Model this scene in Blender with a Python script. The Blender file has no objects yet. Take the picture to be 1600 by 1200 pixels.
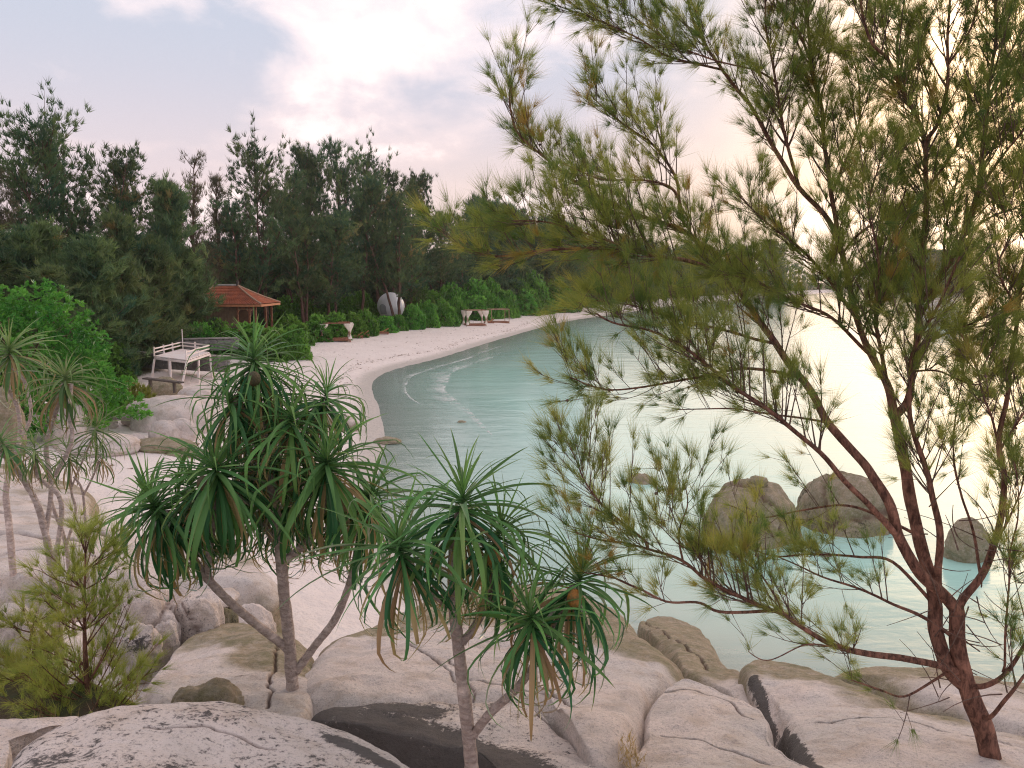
import bpy, bmesh, math, random
import numpy as np
from mathutils import Vector, Matrix

R = math.radians
scene = bpy.context.scene
COL = scene.collection

# ------------------------------------------------------------------ camera
CZ, FPX, PITCH = 7.5, 1232.0, R(7.6)
cam_d = bpy.data.cameras.new('camera')
cam_d.sensor_width = 36.0
cam_d.lens = 36.0 * FPX / 1600.0
cam_d.clip_start = 0.1
cam_d.clip_end = 20000
cam = bpy.data.objects.new('camera', cam_d)
COL.objects.link(cam)
cam.location = (0, 0, CZ)
cam.rotation_euler = (math.pi / 2 - PITCH, 0, 0)
scene.camera = cam

# ------------------------------------------------------------------ light
SUN_AZ, SUN_EL = R(36.0), R(10.0)          # clockwise from +Y, above horizon
SUN_DIR = Vector((math.sin(SUN_AZ) * math.cos(SUN_EL), math.cos(SUN_AZ) * math.cos(SUN_EL), math.sin(SUN_EL)))
scene.view_settings.view_transform = 'Standard'
scene.view_settings.look = 'None'
scene.view_settings.gamma = 1.0
scene.view_settings.use_curve_mapping = False
scene.view_settings.exposure = 0.92
scene.render.engine = 'CYCLES'
scene.cycles.use_denoising = True
scene.cycles.denoising_input_passes = 'RGB_ALBEDO_NORMAL'
scene.cycles.denoising_prefilter = 'NONE'
scene.cycles.filter_width = 1.15
scene.cycles.max_bounces = 8
scene.cycles.transparent_max_bounces = 16
scene.cycles.sample_clamp_indirect = 6.0

world = bpy.data.worlds.new('World')
scene.world = world
world.use_nodes = True


class NT:
    """small helper for node trees"""
    def __init__(s, nt):
        s.nt = nt

    def n(s, typ, **kw):
        nd = s.nt.nodes.new(typ)
        for k, v in kw.items():
            if k.startswith('i_'):
                key = k[2:]
                key = int(key) if key.isdigit() else key.replace('_', ' ')
                nd.inputs[key].default_value = v
            else:
                setattr(nd, k, v)
        return nd

    def l(s, a, b):
        s.nt.links.new(a, b)

    def val(s, x, sock):
        if isinstance(x, (int, float)):
            sock.default_value = x
        elif isinstance(x, (tuple, list)):
            v = list(x)
            if len(v) == 3 and len(sock.default_value) == 4:
                v.append(1.0)
            sock.default_value = v
        else:
            s.l(x, sock)

    def math(s, op, a, b=0.0, c=None, clamp=False):
        nd = s.n('ShaderNodeMath', operation=op, use_clamp=clamp)
        s.val(a, nd.inputs[0])
        s.val(b, nd.inputs[1])
        if c is not None:
            s.val(c, nd.inputs[2])
        return nd.outputs[0]

    def mix(s, f, a, b, blend='MIX'):
        nd = s.n('ShaderNodeMix', data_type='RGBA', blend_type=blend)
        s.val(f, nd.inputs[0])
        s.val(a, nd.inputs[6])
        s.val(b, nd.inputs[7])
        return nd.outputs[2]

    def ramp(s, f, lo, hi, a=0.0, b=1.0, smooth=True):
        nd = s.n('ShaderNodeMapRange', interpolation_type='SMOOTHSTEP' if smooth else 'LINEAR')
        s.val(f, nd.inputs[0])
        nd.inputs[1].default_value = lo
        nd.inputs[2].default_value = hi
        nd.inputs[3].default_value = a
        nd.inputs[4].default_value = b
        return nd.outputs[0]

    def noise(s, vec, scale, detail=4, rough=0.55, dist=0.0):
        nd = s.n('ShaderNodeTexNoise')
        if vec is not None:
            s.l(vec, nd.inputs['Vector'])
        nd.inputs['Scale'].default_value = scale
        nd.inputs['Detail'].default_value = detail
        nd.inputs['Roughness'].default_value = rough
        nd.inputs['Distortion'].default_value = dist
        return nd.outputs[0]


def build_world():
    nt = world.node_tree
    nt.nodes.clear()
    t = NT(nt)
    out = t.n('ShaderNodeOutputWorld')
    bg = t.n('ShaderNodeBackground')
    SKY_STRENGTH = 0.1
    bg.inputs[1].default_value = SKY_STRENGTH
    t.l(bg.outputs[0], out.inputs[0])
    sky = t.n('ShaderNodeTexSky', sky_type='NISHITA')
    sky.sun_disc = False
    sky.sun_elevation = SUN_EL
    sky.sun_rotation = SUN_AZ
    sky.altitude = 0
    sky.air_density = 1.0
    sky.dust_density = 2.0
    geo = t.n('ShaderNodeTexCoord')
    d = geo.outputs['Generated']
    sep = t.n('ShaderNodeSeparateXYZ')
    t.l(d, sep.inputs[0])
    x, y, z = sep.outputs
    zz = t.math('MAXIMUM', z, 0.0)
    den = t.math('ADD', zz, 0.42)
    cx = t.math('DIVIDE', x, den)
    cy = t.math('DIVIDE', y, den)
    comb = t.n('ShaderNodeCombineXYZ')
    t.l(cx, comb.inputs[0])
    t.l(cy, comb.inputs[1])
    comb.inputs[2].default_value = 17.7
    P = comb.outputs[0]
    dot = t.n('ShaderNodeVectorMath', operation='DOT_PRODUCT')
    t.l(d, dot.inputs[0])
    dot.inputs[1].default_value = SUN_DIR
    c = t.math('MAXIMUM', dot.outputs['Value'], 0.0)
    glow_w = t.math('POWER', c, 7.0)        # wide brightening of the cloud deck towards the sun
    glow_n = t.math('POWER', c, 60.0)
    # cloud deck: billowing density
    n1 = t.noise(P, 2.3, 6, 0.50, 0.3)
    n2 = t.noise(P, 7.0, 6, 0.56, 0.3)
    dens = t.math('ADD', t.math('MULTIPLY', n1, 0.74), t.math('MULTIPLY', n2, 0.26))
    dens = t.math('SUBTRACT', dens, t.math('MULTIPLY', glow_w, 0.03))
    cover = t.ramp(dens, 0.41, 0.475)
    inner = t.ramp(dens, 0.45, 0.55)
    K = 1.0 / SKY_STRENGTH
    light = (0.53 * K, 0.475 * K, 0.50 * K)
    grey = (0.335 * K, 0.355 * K, 0.42 * K)
    pink = (0.48 * K, 0.39 * K, 0.40 * K)
    body = t.mix(inner, light, grey)
    body = t.mix(t.ramp(z, 0.30, 0.04), body, pink)
    body = t.mix(t.math('POWER', c, 22.0), body, (0.85 * K, 0.62 * K, 0.43 * K))
    glow_h = t.math('MULTIPLY', t.math('POWER', c, 4.0), t.ramp(z, 0.22, 0.03))
    body = t.mix(glow_h, body, (0.62 * K, 0.475 * K, 0.35 * K))
    edge = t.mix(t.math('POWER', c, 13.0), (0.66 * K, 0.56 * K, 0.545 * K), (1.05 * K, 0.80 * K, 0.60 * K))
    deck = t.mix(cover, edge, body)
    # clear air in the thinnest places: the physical sky
    clear = t.math('MULTIPLY', t.ramp(dens, 0.36, 0.28), 0.2)
    colr = t.mix(clear, deck, sky.outputs[0])
    sunglow = t.mix(1.0, colr, t.mix(glow_n, (0, 0, 0), (2.4 * K, 1.5 * K, 0.75 * K)), 'ADD')
    t.l(sunglow, bg.inputs[0])


build_world()

sun_d = bpy.data.lights.new('sun', 'SUN')
sun_d.energy = 0.5
sun_d.angle = R(60)
sun_d.color = (1.0, 0.72, 0.48)
sun = bpy.data.objects.new('sun', sun_d)
COL.objects.link(sun)
sun.rotation_euler = (-SUN_DIR).to_track_quat('-Z', 'Y').to_euler()
sun.location = SUN_DIR * 200

# ------------------------------------------------------------------ helpers
SP, CP = math.sin(PITCH), math.cos(PITCH)


def ray(px, py):
    u = (px - 800.0) / FPX
    v = (600.0 - py) / FPX
    return np.array([u, CP + v * SP, -SP + v * CP])


def at(px, py, d):
    r = ray(px, py)
    return np.array([0, 0, CZ]) + r * (d / r[1])


def on(px, py, z):
    r = ray(px, py)
    return np.array([0, 0, CZ]) + r * ((z - CZ) / r[2])


def onplane(px, py, pl):
    r = ray(px, py)
    z0, gx, gy = pl
    tt = (z0 - CZ) / (r[2] - gx * r[0] - gy * r[1])
    return np.array([0, 0, CZ]) + r * tt


def _hash(ix, iy, iz, seed):
    h = (ix * 374761393 + iy * 668265263 + iz * 2147483647 + seed * 1274126177) & 0xFFFFFFFF
    h = ((h ^ (h >> 13)) * 1274126177) & 0xFFFFFFFF
    h = (h ^ (h >> 16)) & 0xFFFFFF
    return h / float(0xFFFFFF)


def vnoise(p, seed=0):
    p = np.asarray(p, dtype=np.float64)
    i = np.floor(p).astype(np.int64)
    f = p - i
    f = f * f * f * (f * (f * 6 - 15) + 10)
    r = 0
    for dx in (0, 1):
        wx = f[:, 0] if dx else 1 - f[:, 0]
        for dy in (0, 1):
            wy = f[:, 1] if dy else 1 - f[:, 1]
            for dz in (0, 1):
                wz = f[:, 2] if dz else 1 - f[:, 2]
                r = r + wx * wy * wz * _hash(i[:, 0] + dx, i[:, 1] + dy, i[:, 2] + dz, seed)
    return r * 2 - 1


def fbm(p, octaves=4, seed=0, gain=0.5):
    a, s, r = 1.0, 1.0, 0
    for o in range(octaves):
        r = r + a * vnoise(np.asarray(p) * s + 17.3 * o, seed + o)
        a *= gain
        s *= 2.03
    return r


def sstep(x, a, b):
    t = np.clip((x - a) / (b - a), 0, 1)
    return t * t * (3 - 2 * t)


def make_mesh(name, V, polys, smooth=True, attrs=None):
    """polys: list of (n x k) int arrays"""
    me = bpy.data.meshes.new(name)
    V = np.asarray(V, dtype=np.float32)
    me.vertices.add(len(V))
    me.vertices.foreach_set('co', V.ravel())
    polys = [np.asarray(p, dtype=np.int32) for p in polys if len(p)]
    tot = sum(p.size for p in polys)
    npol = sum(len(p) for p in polys)
    me.loops.add(tot)
    me.polygons.add(npol)
    me.loops.foreach_set('vertex_index', np.concatenate([p.ravel() for p in polys]))
    cnt = np.concatenate([np.full(len(p), p.shape[1], dtype=np.int32) for p in polys])
    st = np.concatenate([[0], np.cumsum(cnt)[:-1]]).astype(np.int32)
    me.polygons.foreach_set('loop_start', st)
    me.polygons.foreach_set('use_smooth', np.full(npol, smooth))
    me.update(calc_edges=True)
    if attrs:
        for k, a in attrs.items():
            at_ = me.attributes.new(k, 'FLOAT', 'POINT')
            at_.data.foreach_set('value', np.asarray(a, dtype=np.float32))
    return me


def tag(o, label=None, cat=None, group=None, kind=None):
    if label: o['label'] = label
    if cat: o['category'] = cat
    if group: o['group'] = group
    if kind: o['kind'] = kind
    return o


def obj(name, me, mat=None, parent=None):
    o = bpy.data.objects.new(name, me)
    COL.objects.link(o)
    if mat and not me.materials:
        me.materials.append(mat)
    if parent is not None:
        o.parent = parent
        o.matrix_parent_inverse = Matrix.Translation(-Vector(parent.get('_loc', (0, 0, 0))))
    return o


def thing(name, label, cat, loc=(0, 0, 0), group=None):
    """an Empty at the thing's base; its parts are given in world space"""
    e = bpy.data.objects.new(name, None)
    e.empty_display_size = 0.2
    COL.objects.link(e)
    e.location = Vector([float(q) for q in loc])
    e['_loc'] = [float(q) for q in loc]
    return tag(e, label, cat, group)


class MB:
    def __init__(s):
        s.v, s.q, s.t, s.n = [], [], [], 0
        s.a = []

    def add(s, V, quads=None, tris=None, a=0.0):
        V = np.asarray(V, dtype=np.float64)
        if quads is not None and len(quads): s.q.append(np.asarray(quads) + s.n)
        if tris is not None and len(tris): s.t.append(np.asarray(tris) + s.n)
        s.v.append(V)
        s.a.append(np.broadcast_to(np.asarray(a, dtype=np.float64), (len(V),)))
        s.n += len(V)

    def box(s, c, size, rz=0.0, ax=None):
        c = np.asarray(c, float)
        h = np.asarray(size, float) / 2
        V = np.array([[sx, sy, sz] for sz in (-1, 1) for sy in (-1, 1) for sx in (-1, 1)]) * h
        if ax is not None:
            V = V @ np.asarray(ax)
        elif rz:
            cs, sn = math.cos(rz), math.sin(rz)
            V = np.stack([V[:, 0] * cs - V[:, 1] * sn, V[:, 0] * sn + V[:, 1] * cs, V[:, 2]], 1)
        s.add(V + c, [[0, 2, 3, 1], [4, 5, 7, 6], [0, 1, 5, 4], [2, 6, 7, 3], [0, 4, 6, 2], [1, 3, 7, 5]])

    def beam(s, a, b, w, h):
        """square bar from a to b"""
        a = np.asarray(a, float); b = np.asarray(b, float)
        d = b - a; L = np.linalg.norm(d); d /= L
        up = np.array([0, 0, 1.0]) if abs(d[2]) < 0.95 else np.array([0, 1.0, 0])
        sd = np.cross(d, up); sd /= np.linalg.norm(sd)
        up = np.cross(sd, d)
        s.box((a + b) / 2, (L, w, h), ax=np.array([d, sd, up]))

    def tube(s, pts, rad, sides=8, cap=True, wob=0.0, seed=0, a=0.0):
        pts = np.asarray(pts, float)
        n = len(pts)
        rad = np.broadcast_to(np.asarray(rad, float), (n,))
        T = np.gradient(pts, axis=0)
        T /= np.linalg.norm(T, axis=1)[:, None] + 1e-9
        ref = np.array([0.3, 0.8, 0.52]) if abs(T[0] @ np.array([0.3, 0.8, 0.52])) < 0.9 else np.array([1.0, 0, 0])
        N = []
        u = ref
        for i in range(n):
            u = u - T[i] * (u @ T[i])
            u /= np.linalg.norm(u) + 1e-9
            N.append(u)
        N = np.array(N)
        B = np.cross(T, N)
        ang = np.linspace(0, 2 * math.pi, sides, endpoint=False)
        rr = rad[:, None] * np.ones(sides)
        if wob:
            rr = rr * (1 + wob * vnoise(np.stack(np.broadcast_arrays(pts[:, None, 2] * 6 + seed, np.cos(ang)[None] * 1.5, np.sin(ang)[None] * 1.5), -1).reshape(-1, 3), seed).reshape(n, sides))
        V = pts[:, None] + rr[..., None] * (N[:, None] * np.cos(ang)[None, :, None] + B[:, None] * np.sin(ang)[None, :, None])
        V = V.reshape(-1, 3)
        i = np.arange(n - 1)[:, None] * sides
        j = np.arange(sides)[None]
        jn = (j + 1) % sides
        Q = np.stack([i + j, i + jn, i + sides + jn, i + sides + j], -1).reshape(-1, 4)
        tr = []
        if cap:
            V = np.concatenate([V, pts[:1], pts[-1:]])
            for k in range(sides):
                tr.append([n * sides, (k + 1) % sides, k])
                tr.append([n * sides + 1, (n - 1) * sides + k, (n - 1) * sides + (k + 1) % sides])
        s.add(V, Q, tr, a)

    def mesh(s, name, smooth=False, attr=None):
        V = np.concatenate(s.v)
        polys = []
        if s.q: polys.append(np.concatenate(s.q))
        if s.t: polys.append(np.concatenate(s.t))
        return make_mesh(name, V, polys, smooth, {attr: np.concatenate(s.a)} if attr else None)

    def build(s, name, mat, parent=None, smooth=False, attr=None):
        return obj(name, s.mesh(name, smooth, attr), mat, parent)


def spline(pts, n, closed=False):
    """Catmull-Rom through pts (k x m)"""
    P = np.asarray(pts, float)
    k = len(P)
    if closed:
        idx = lambda i: i % k
        segs = k
    else:
        idx = lambda i: min(max(i, 0), k - 1)
        segs = k - 1
    t = np.linspace(0, segs, n, endpoint=not closed)
    out = []
    for tt in t:
        i = min(int(tt), segs - 1)
        f = tt - i
        p0, p1, p2, p3 = P[idx(i - 1)], P[idx(i)], P[idx(i + 1)], P[idx(i + 2)]
        out.append(0.5 * ((2 * p1) + (-p0 + p2) * f + (2 * p0 - 5 * p1 + 4 * p2 - p3) * f ** 2 + (-p0 + 3 * p1 - 3 * p2 + p3) * f ** 3))
    return np.array(out)


def polydist(xy, line):
    """distance of points to an open polyline"""
    best = np.full(len(xy), 1e9)
    for a, b in zip(line[:-1], line[1:]):
        ab = b - a
        t = np.clip(((xy - a) @ ab) / (ab @ ab + 1e-12), 0, 1)
        best = np.minimum(best, np.linalg.norm(xy - (a + t[:, None] * ab), axis=1))
    return best


# ------------------------------------------------------------------ materials
def new_mat(name):
    m = bpy.data.materials.new(name)
    m.use_nodes = True
    m.node_tree.nodes.clear()
    t = NT(m.node_tree)
    o = t.n('ShaderNodeOutputMaterial')
    return m, t, o


def attr(t, name):
    return t.n('ShaderNodeAttribute', attribute_name=name).outputs['Fac']


def bump(t, h, strength, dist):
    b = t.n('ShaderNodeBump')
    b.inputs['Strength'].default_value = strength
    b.inputs['Distance'].default_value = dist
    t.l(h, b.inputs['Height'])
    return b.outputs[0]


def simple_mat(name, c1, c2=None, scale=4.0, rough=0.7, bump_s=0.2, metallic=0.0, grain=0.25):
    m, t, o = new_mat(name)
    p = t.n('ShaderNodeBsdfPrincipled')
    pos = t.n('ShaderNodeNewGeometry').outputs['Position']
    n = t.noise(pos, scale, 6, 0.6)
    n2 = t.noise(pos, scale * 11, 3, 0.6)
    c2 = c2 or tuple(q * 0.7 for q in c1)
    col = t.mix(t.ramp(n, 0.35, 0.65), c1, c2)
    col = t.mix(t.math('MULTIPLY', t.ramp(n2, 0.5, 0.75), grain), col, tuple(q * 0.45 for q in c1))
    t.l(col, p.inputs['Base Color'])
    p.inputs['Roughness'].default_value = rough
    p.inputs['Metallic'].default_value = metallic
    if bump_s:
        t.l(bump(t, n2, bump_s, 0.02), p.inputs['Normal'])
    t.l(p.outputs[0], o.inputs[0])
    return m


def leaf_mat(name, dark, light, old=None, rough=0.45, trans=0.35, gloss=0.12, objrand=True):
    """foliage: attribute 'tint' 0..1 dark->light, >1 towards old/dry colour"""
    m, t, o = new_mat(name)
    a = attr(t, 'tint')
    col = t.mix(t.ramp(a, 0.0, 1.0, smooth=False), dark, light)
    if old:
        col = t.mix(t.ramp(a, 1.05, 2.0, smooth=False), col, old)
    if objrand:
        oi = t.n('ShaderNodeObjectInfo').outputs['Random']
        hsv = t.n('ShaderNodeHueSaturation')
        t.l(t.ramp(oi, 0, 1, 0.485, 0.515, smooth=False), hsv.inputs['Hue'])
        t.l(t.ramp(oi, 0, 1, 0.8, 1.2, smooth=False), hsv.inputs['Value'])
        t.l(col, hsv.inputs['Color'])
        col = hsv.outputs[0]
    df = t.n('ShaderNodeBsdfDiffuse')
    tr = t.n('ShaderNodeBsdfTranslucent')
    gl = t.n('ShaderNodeBsdfGlossy')
    gl.inputs['Roughness'].default_value = rough
    gl.inputs['Color'].default_value = (0.9, 0.95, 1, 1)
    t.l(col, df.inputs[0])
    t.l(t.mix(0.5, col, (1.0, 0.9, 0.35), 'MULTIPLY'), tr.inputs[0])
    m1 = t.n('ShaderNodeMixShader'); m1.inputs[0].default_value = trans
    t.l(df.outputs[0], m1.inputs[1]); t.l(tr.outputs[0], m1.inputs[2])
    m2 = t.n('ShaderNodeMixShader')
    fr = t.n('ShaderNodeFresnel'); fr.inputs[0].default_value = 1.4
    t.l(t.math('MULTIPLY', fr.outputs[0], gloss * 4.0, clamp=True), m2.inputs[0])
    t.l(m1.outputs[0], m2.inputs[1]); t.l(gl.outputs[0], m2.inputs[2])
    t.l(m2.outputs[0], o.inputs[0])
    return m


def rock_mat():
    m, t, o = new_mat('granite')
    p = t.n('ShaderNodeBsdfPrincipled')
    pos = t.n('ShaderNodeNewGeometry').outputs['Position']
    big = t.noise(pos, 0.55, 5, 0.6, 0.4)
    mid = t.noise(pos, 2.6, 7, 0.66, 0.3)
    med = t.noise(pos, 11.0, 6, 0.7, 0.2)
    fine = t.noise(pos, 38.0, 5, 0.72)
    spk = t.noise(pos, 110.0, 2, 0.6)
    col = t.mix(t.ramp(big, 0.35, 0.65), (0.72, 0.62, 0.57), (0.61, 0.56, 0.53))
    col = t.mix(t.math('MULTIPLY', t.ramp(mid, 0.47, 0.66), 0.6), col, (0.47, 0.375, 0.30))
    col = t.mix(t.math('MULTIPLY', t.ramp(t.noise(pos, 0.9, 6, 0.62, 0.8), 0.50, 0.66), 0.5), col, (0.43, 0.40, 0.385))
    col = t.mix(t.math('MULTIPLY', t.ramp(mid, 0.46, 0.30), 0.5), col, (0.73, 0.66, 0.63))
    col = t.mix(t.math('MULTIPLY', t.ramp(med, 0.52, 0.70), 0.35), col, (0.38, 0.33, 0.31))
    col = t.mix(t.math('MULTIPLY', t.ramp(fine, 0.52, 0.64), 0.55), col, (0.25, 0.225, 0.22))
    col = t.mix(t.math('MULTIPLY', t.ramp(spk, 0.58, 0.70), 0.45), col, (0.14, 0.125, 0.125))
    tide = attr(t, 'tide')
    tn = t.math('MULTIPLY', tide, t.ramp(med, 0.3, 0.6, 0.7, 1.0))
    tc = t.mix(t.ramp(mid, 0.35, 0.65), (0.33, 0.265, 0.18), (0.215, 0.195, 0.115))
    col = t.mix(tn, col, t.mix(t.math('MULTIPLY', t.ramp(fine, 0.5, 0.66), 0.5), tc, (0.09, 0.08, 0.06)))
    # black lichen and painted crevice shade: granular, denser where the attribute is high
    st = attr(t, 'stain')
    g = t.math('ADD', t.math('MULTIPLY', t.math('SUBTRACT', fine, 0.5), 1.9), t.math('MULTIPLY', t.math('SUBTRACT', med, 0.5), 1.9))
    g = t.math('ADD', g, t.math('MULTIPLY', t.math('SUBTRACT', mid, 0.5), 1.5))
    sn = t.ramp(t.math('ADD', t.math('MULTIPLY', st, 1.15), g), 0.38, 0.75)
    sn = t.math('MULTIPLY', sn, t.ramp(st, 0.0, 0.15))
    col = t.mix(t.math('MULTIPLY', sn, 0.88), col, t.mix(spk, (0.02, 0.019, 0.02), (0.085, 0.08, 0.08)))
    ck = attr(t, 'crack')
    col = t.mix(t.math('MULTIPLY', ck, 0.85), col, (0.14, 0.085, 0.065))
    t.l(col, p.inputs['Base Color'])
    p.inputs['Roughness'].default_value = 0.85
    p.inputs['Specular IOR Level'].default_value = 0.2
    h = t.math('ADD', t.math('MULTIPLY', fine, 0.45), t.math('ADD', t.math('MULTIPLY', med, 0.9), t.math('MULTIPLY', spk, 0.2)))
    t.l(bump(t, h, 0.8, 0.045), p.inputs['Normal'])
    t.l(p.outputs[0], o.inputs[0])
    return m


def bark_mat(name, c1, c2, scale=18.0, ring=0.0):
    m, t, o = new_mat(name)
    p = t.n('ShaderNodeBsdfPrincipled')
    pos = t.n('ShaderNodeNewGeometry').outputs['Position']
    mp = t.n('ShaderNodeMapping')
    mp.inputs['Scale'].default_value = (1, 1, 0.35 if not ring else 1.6)
    t.l(pos, mp.inputs[0])
    n = t.noise(mp.outputs[0], scale, 6, 0.68, 0.5)
    n2 = t.noise(pos, scale * 0.22, 4, 0.6)
    col = t.mix(t.ramp(n, 0.35, 0.66), c1, c2)
    col = t.mix(t.math('MULTIPLY', t.ramp(n2, 0.5, 0.7), 0.6), col, tuple(min(1, q * 1.7) for q in c2))
    h = n
    if ring:
        w = t.n('ShaderNodeTexWave', bands_direction='Z')
        w.inputs['Scale'].default_value = ring
        w.inputs['Distortion'].default_value = 6.0
        w.inputs['Detail'].default_value = 3.0
        t.l(pos, w.inputs[0])
        col = t.mix(t.math('MULTIPLY', t.ramp(w.outputs[1], 0.7, 0.98), 0.22), col, tuple(q * 0.55 for q in c1))
        h = t.math('ADD', n, t.math('MULTIPLY', w.outputs[1], 0.25))
    t.l(col, p.inputs['Base Color'])
    p.inputs['Roughness'].default_value = 0.85
    p.inputs['Specular IOR Level'].default_value = 0.2
    t.l(bump(t, h, 1.0, 0.035), p.inputs['Normal'])
    t.l(p.outputs[0], o.inputs[0])
    return m


def sand_mat():
    m, t, o = new_mat('sand')
    p = t.n('ShaderNodeBsdfPrincipled')
    g = t.n('ShaderNodeNewGeometry')
    pos = g.outputs['Position']
    sep = t.n('ShaderNodeSeparateXYZ')
    t.l(pos, sep.inputs[0])
    n = t.noise(pos, 0.35, 6, 0.62)
    f = t.noise(pos, 9.0, 5, 0.65)
    foot = t.noise(pos, 2.3, 3, 0.55)
    col = t.mix(t.ramp(n, 0.35, 0.65), (0.79, 0.715, 0.68), (0.74, 0.66, 0.625))
    col = t.mix(t.math('MULTIPLY', t.ramp(f, 0.5, 0.75), 0.2), col, (0.60, 0.53, 0.48))
    # wet band by the water
    zz = t.math('ADD', sep.outputs[2], t.math('MULTIPLY', t.math('SUBTRACT', n, 0.5), 0.10))
    wet = t.math('MULTIPLY', t.ramp(zz, 0.20, 0.06), t.ramp(zz, -0.22, -0.04))
    col = t.mix(wet, col, (0.50, 0.455, 0.415))
    # leaf litter inland
    veg = attr(t, 'veg')
    v = t.ramp(t.math('ADD', veg, t.math('MULTIPLY', t.math('SUBTRACT', f, 0.5), 0.9)), 0.35, 0.65)
    lit = t.mix(t.ramp(foot, 0.4, 0.6), (0.075, 0.055, 0.035), (0.05, 0.06, 0.025))
    col = t.mix(v, col, lit)
    t.l(col, p.inputs['Base Color'])
    t.l(t.math('SUBTRACT', 0.9, t.math('MULTIPLY', wet, 0.45)), p.inputs['Roughness'])
    p.inputs['Specular IOR Level'].default_value = 0.3
    h = t.math('ADD', t.math('MULTIPLY', foot, 1.2), t.math('MULTIPLY', f, 0.4))
    t.l(bump(t, h, 0.6, 0.2), p.inputs['Normal'])
    t.l(p.outputs[0], o.inputs[0])
    return m


def water_mat():
    m, t, o = new_mat('sea_water')
    pos = t.n('ShaderNodeNewGeometry').outputs['Position']
    dep = attr(t, 'depth')
    mp = t.n('ShaderNodeMapping')
    mp.inputs['Scale'].default_value = (0.55, 1.25, 1)
    mp.inputs['Rotation'].default_value = (0, 0, R(-12))
    t.l(pos, mp.inputs[0])
    w1 = t.noise(mp.outputs[0], 2.6, 4, 0.55, 0.3)
    w2 = t.noise(mp.outputs[0], 0.45, 3, 0.5, 0.2)
    w3 = t.noise(mp.outputs[0], 9.0, 2, 0.5)
    h = t.math('ADD', t.math('MULTIPLY', w1, 0.35), t.math('ADD', t.math('MULTIPLY', w2, 1.1), t.math('MULTIPLY', w3, 0.06)))
    nrm = bump(t, h, 0.5, 0.085)
    var = t.noise(pos, 0.09, 4, 0.55)
    body_c = t.mix(t.ramp(var, 0.35, 0.65), (0.45, 0.745, 0.66), (0.51, 0.78, 0.70))
    df = t.n('ShaderNodeBsdfDiffuse')
    t.l(body_c, df.inputs[0])
    tp = t.n('ShaderNodeBsdfTransparent')
    t.l(t.mix(t.ramp(dep, 0.0, 1.2), (1, 1, 1), (0.58, 0.92, 0.86)), tp.inputs[0])
    mx = t.n('ShaderNodeMixShader')
    t.l(t.ramp(dep, 0.0, 0.5, 0.22, 0.93, smooth=False), mx.inputs[0])
    t.l(tp.outputs[0], mx.inputs[1]); t.l(df.outputs[0], mx.inputs[2])
    gl = t.n('ShaderNodeBsdfGlossy')
    gl.inputs['Roughness'].default_value = 0.12
    t.l(nrm, gl.inputs['Normal'])
    fr = t.n('ShaderNodeFresnel'); fr.inputs[0].default_value = 1.333
    t.l(nrm, fr.inputs['Normal'])
    mg = t.n('ShaderNodeMixShader')
    t.l(fr.outputs[0], mg.inputs[0])
    t.l(mx.outputs[0], mg.inputs[1]); t.l(gl.outputs[0], mg.inputs[2])
    t.l(mg.outputs[0], o.inputs[0])
    return m


def foam_mat():
    m, t, o = new_mat('foam')
    pos = t.n('ShaderNodeNewGeometry').outputs['Position']
    a = attr(t, 'edge')
    n = t.noise(pos, 1.6, 6, 0.7, 0.6)
    n2 = t.noise(pos, 0.25, 3, 0.6)
    f = t.math('MULTIPLY', t.math('MULTIPLY', a, 0.6), t.ramp(t.math('ADD', n, t.math('MULTIPLY', t.math('SUBTRACT', n2, 0.5), 0.6)), 0.38, 0.62))
    df = t.n('ShaderNodeBsdfDiffuse'); df.inputs[0].default_value = (0.78, 0.79, 0.78, 1)
    tp = t.n('ShaderNodeBsdfTransparent')
    mx = t.n('ShaderNodeMixShader')
    t.l(f, mx.inputs[0]); t.l(tp.outputs[0], mx.inputs[1]); t.l(df.outputs[0], mx.inputs[2])
    t.l(mx.outputs[0], o.inputs[0])
    return m


M = {}
M['rock'] = rock_mat()
M['sand'] = sand_mat()
M['water'] = water_mat()
M['foam'] = foam_mat()
M['cas_bark'] = bark_mat('casuarina_bark', (0.085, 0.042, 0.032), (0.31, 0.155, 0.11), 30)
M['cas_twig'] = bark_mat('casuarina_twig', (0.12, 0.075, 0.06), (0.22, 0.15, 0.12), 30)
M['pan_bark'] = bark_mat('pandanus_bark', (0.40, 0.32, 0.29), (0.60, 0.50, 0.46), 20, ring=4.5)
M['far_bark'] = bark_mat('far_bark', (0.10, 0.055, 0.042), (0.17, 0.10, 0.08), 6)
M['needle'] = leaf_mat('casuarina_needles', (0.13, 0.24, 0.08), (0.44, 0.48, 0.13), (0.50, 0.33, 0.11), 0.5, 0.58, 0.012)
M['pan_leaf'] = leaf_mat('pandanus_leaf', (0.034, 0.145, 0.062), (0.18, 0.36, 0.10), (0.48, 0.34, 0.18), 0.35, 0.28, 0.09)
M['pan_leaf_pale'] = leaf_mat('pale_pandanus_leaf', (0.085, 0.19, 0.075), (0.27, 0.40, 0.14), (0.42, 0.31, 0.17), 0.4, 0.3, 0.06)
M['far_needle'] = leaf_mat('far_casuarina_foliage', (0.045, 0.115, 0.075), (0.19, 0.26, 0.11), (0.34, 0.24, 0.12), 0.6, 0.42, 0.005)
M['airy_needle'] = leaf_mat('pale_casuarina_foliage', (0.11, 0.115, 0.075), (0.22, 0.20, 0.125), (0.32, 0.23, 0.14), 0.6, 0.35, 0.005)
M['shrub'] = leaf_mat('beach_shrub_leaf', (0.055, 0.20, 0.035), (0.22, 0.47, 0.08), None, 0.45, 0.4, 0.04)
M['lime'] = leaf_mat('lime_bush_leaf', (0.15, 0.20, 0.04), (0.36, 0.42, 0.10), None, 0.5, 0.4, 0.02)
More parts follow.
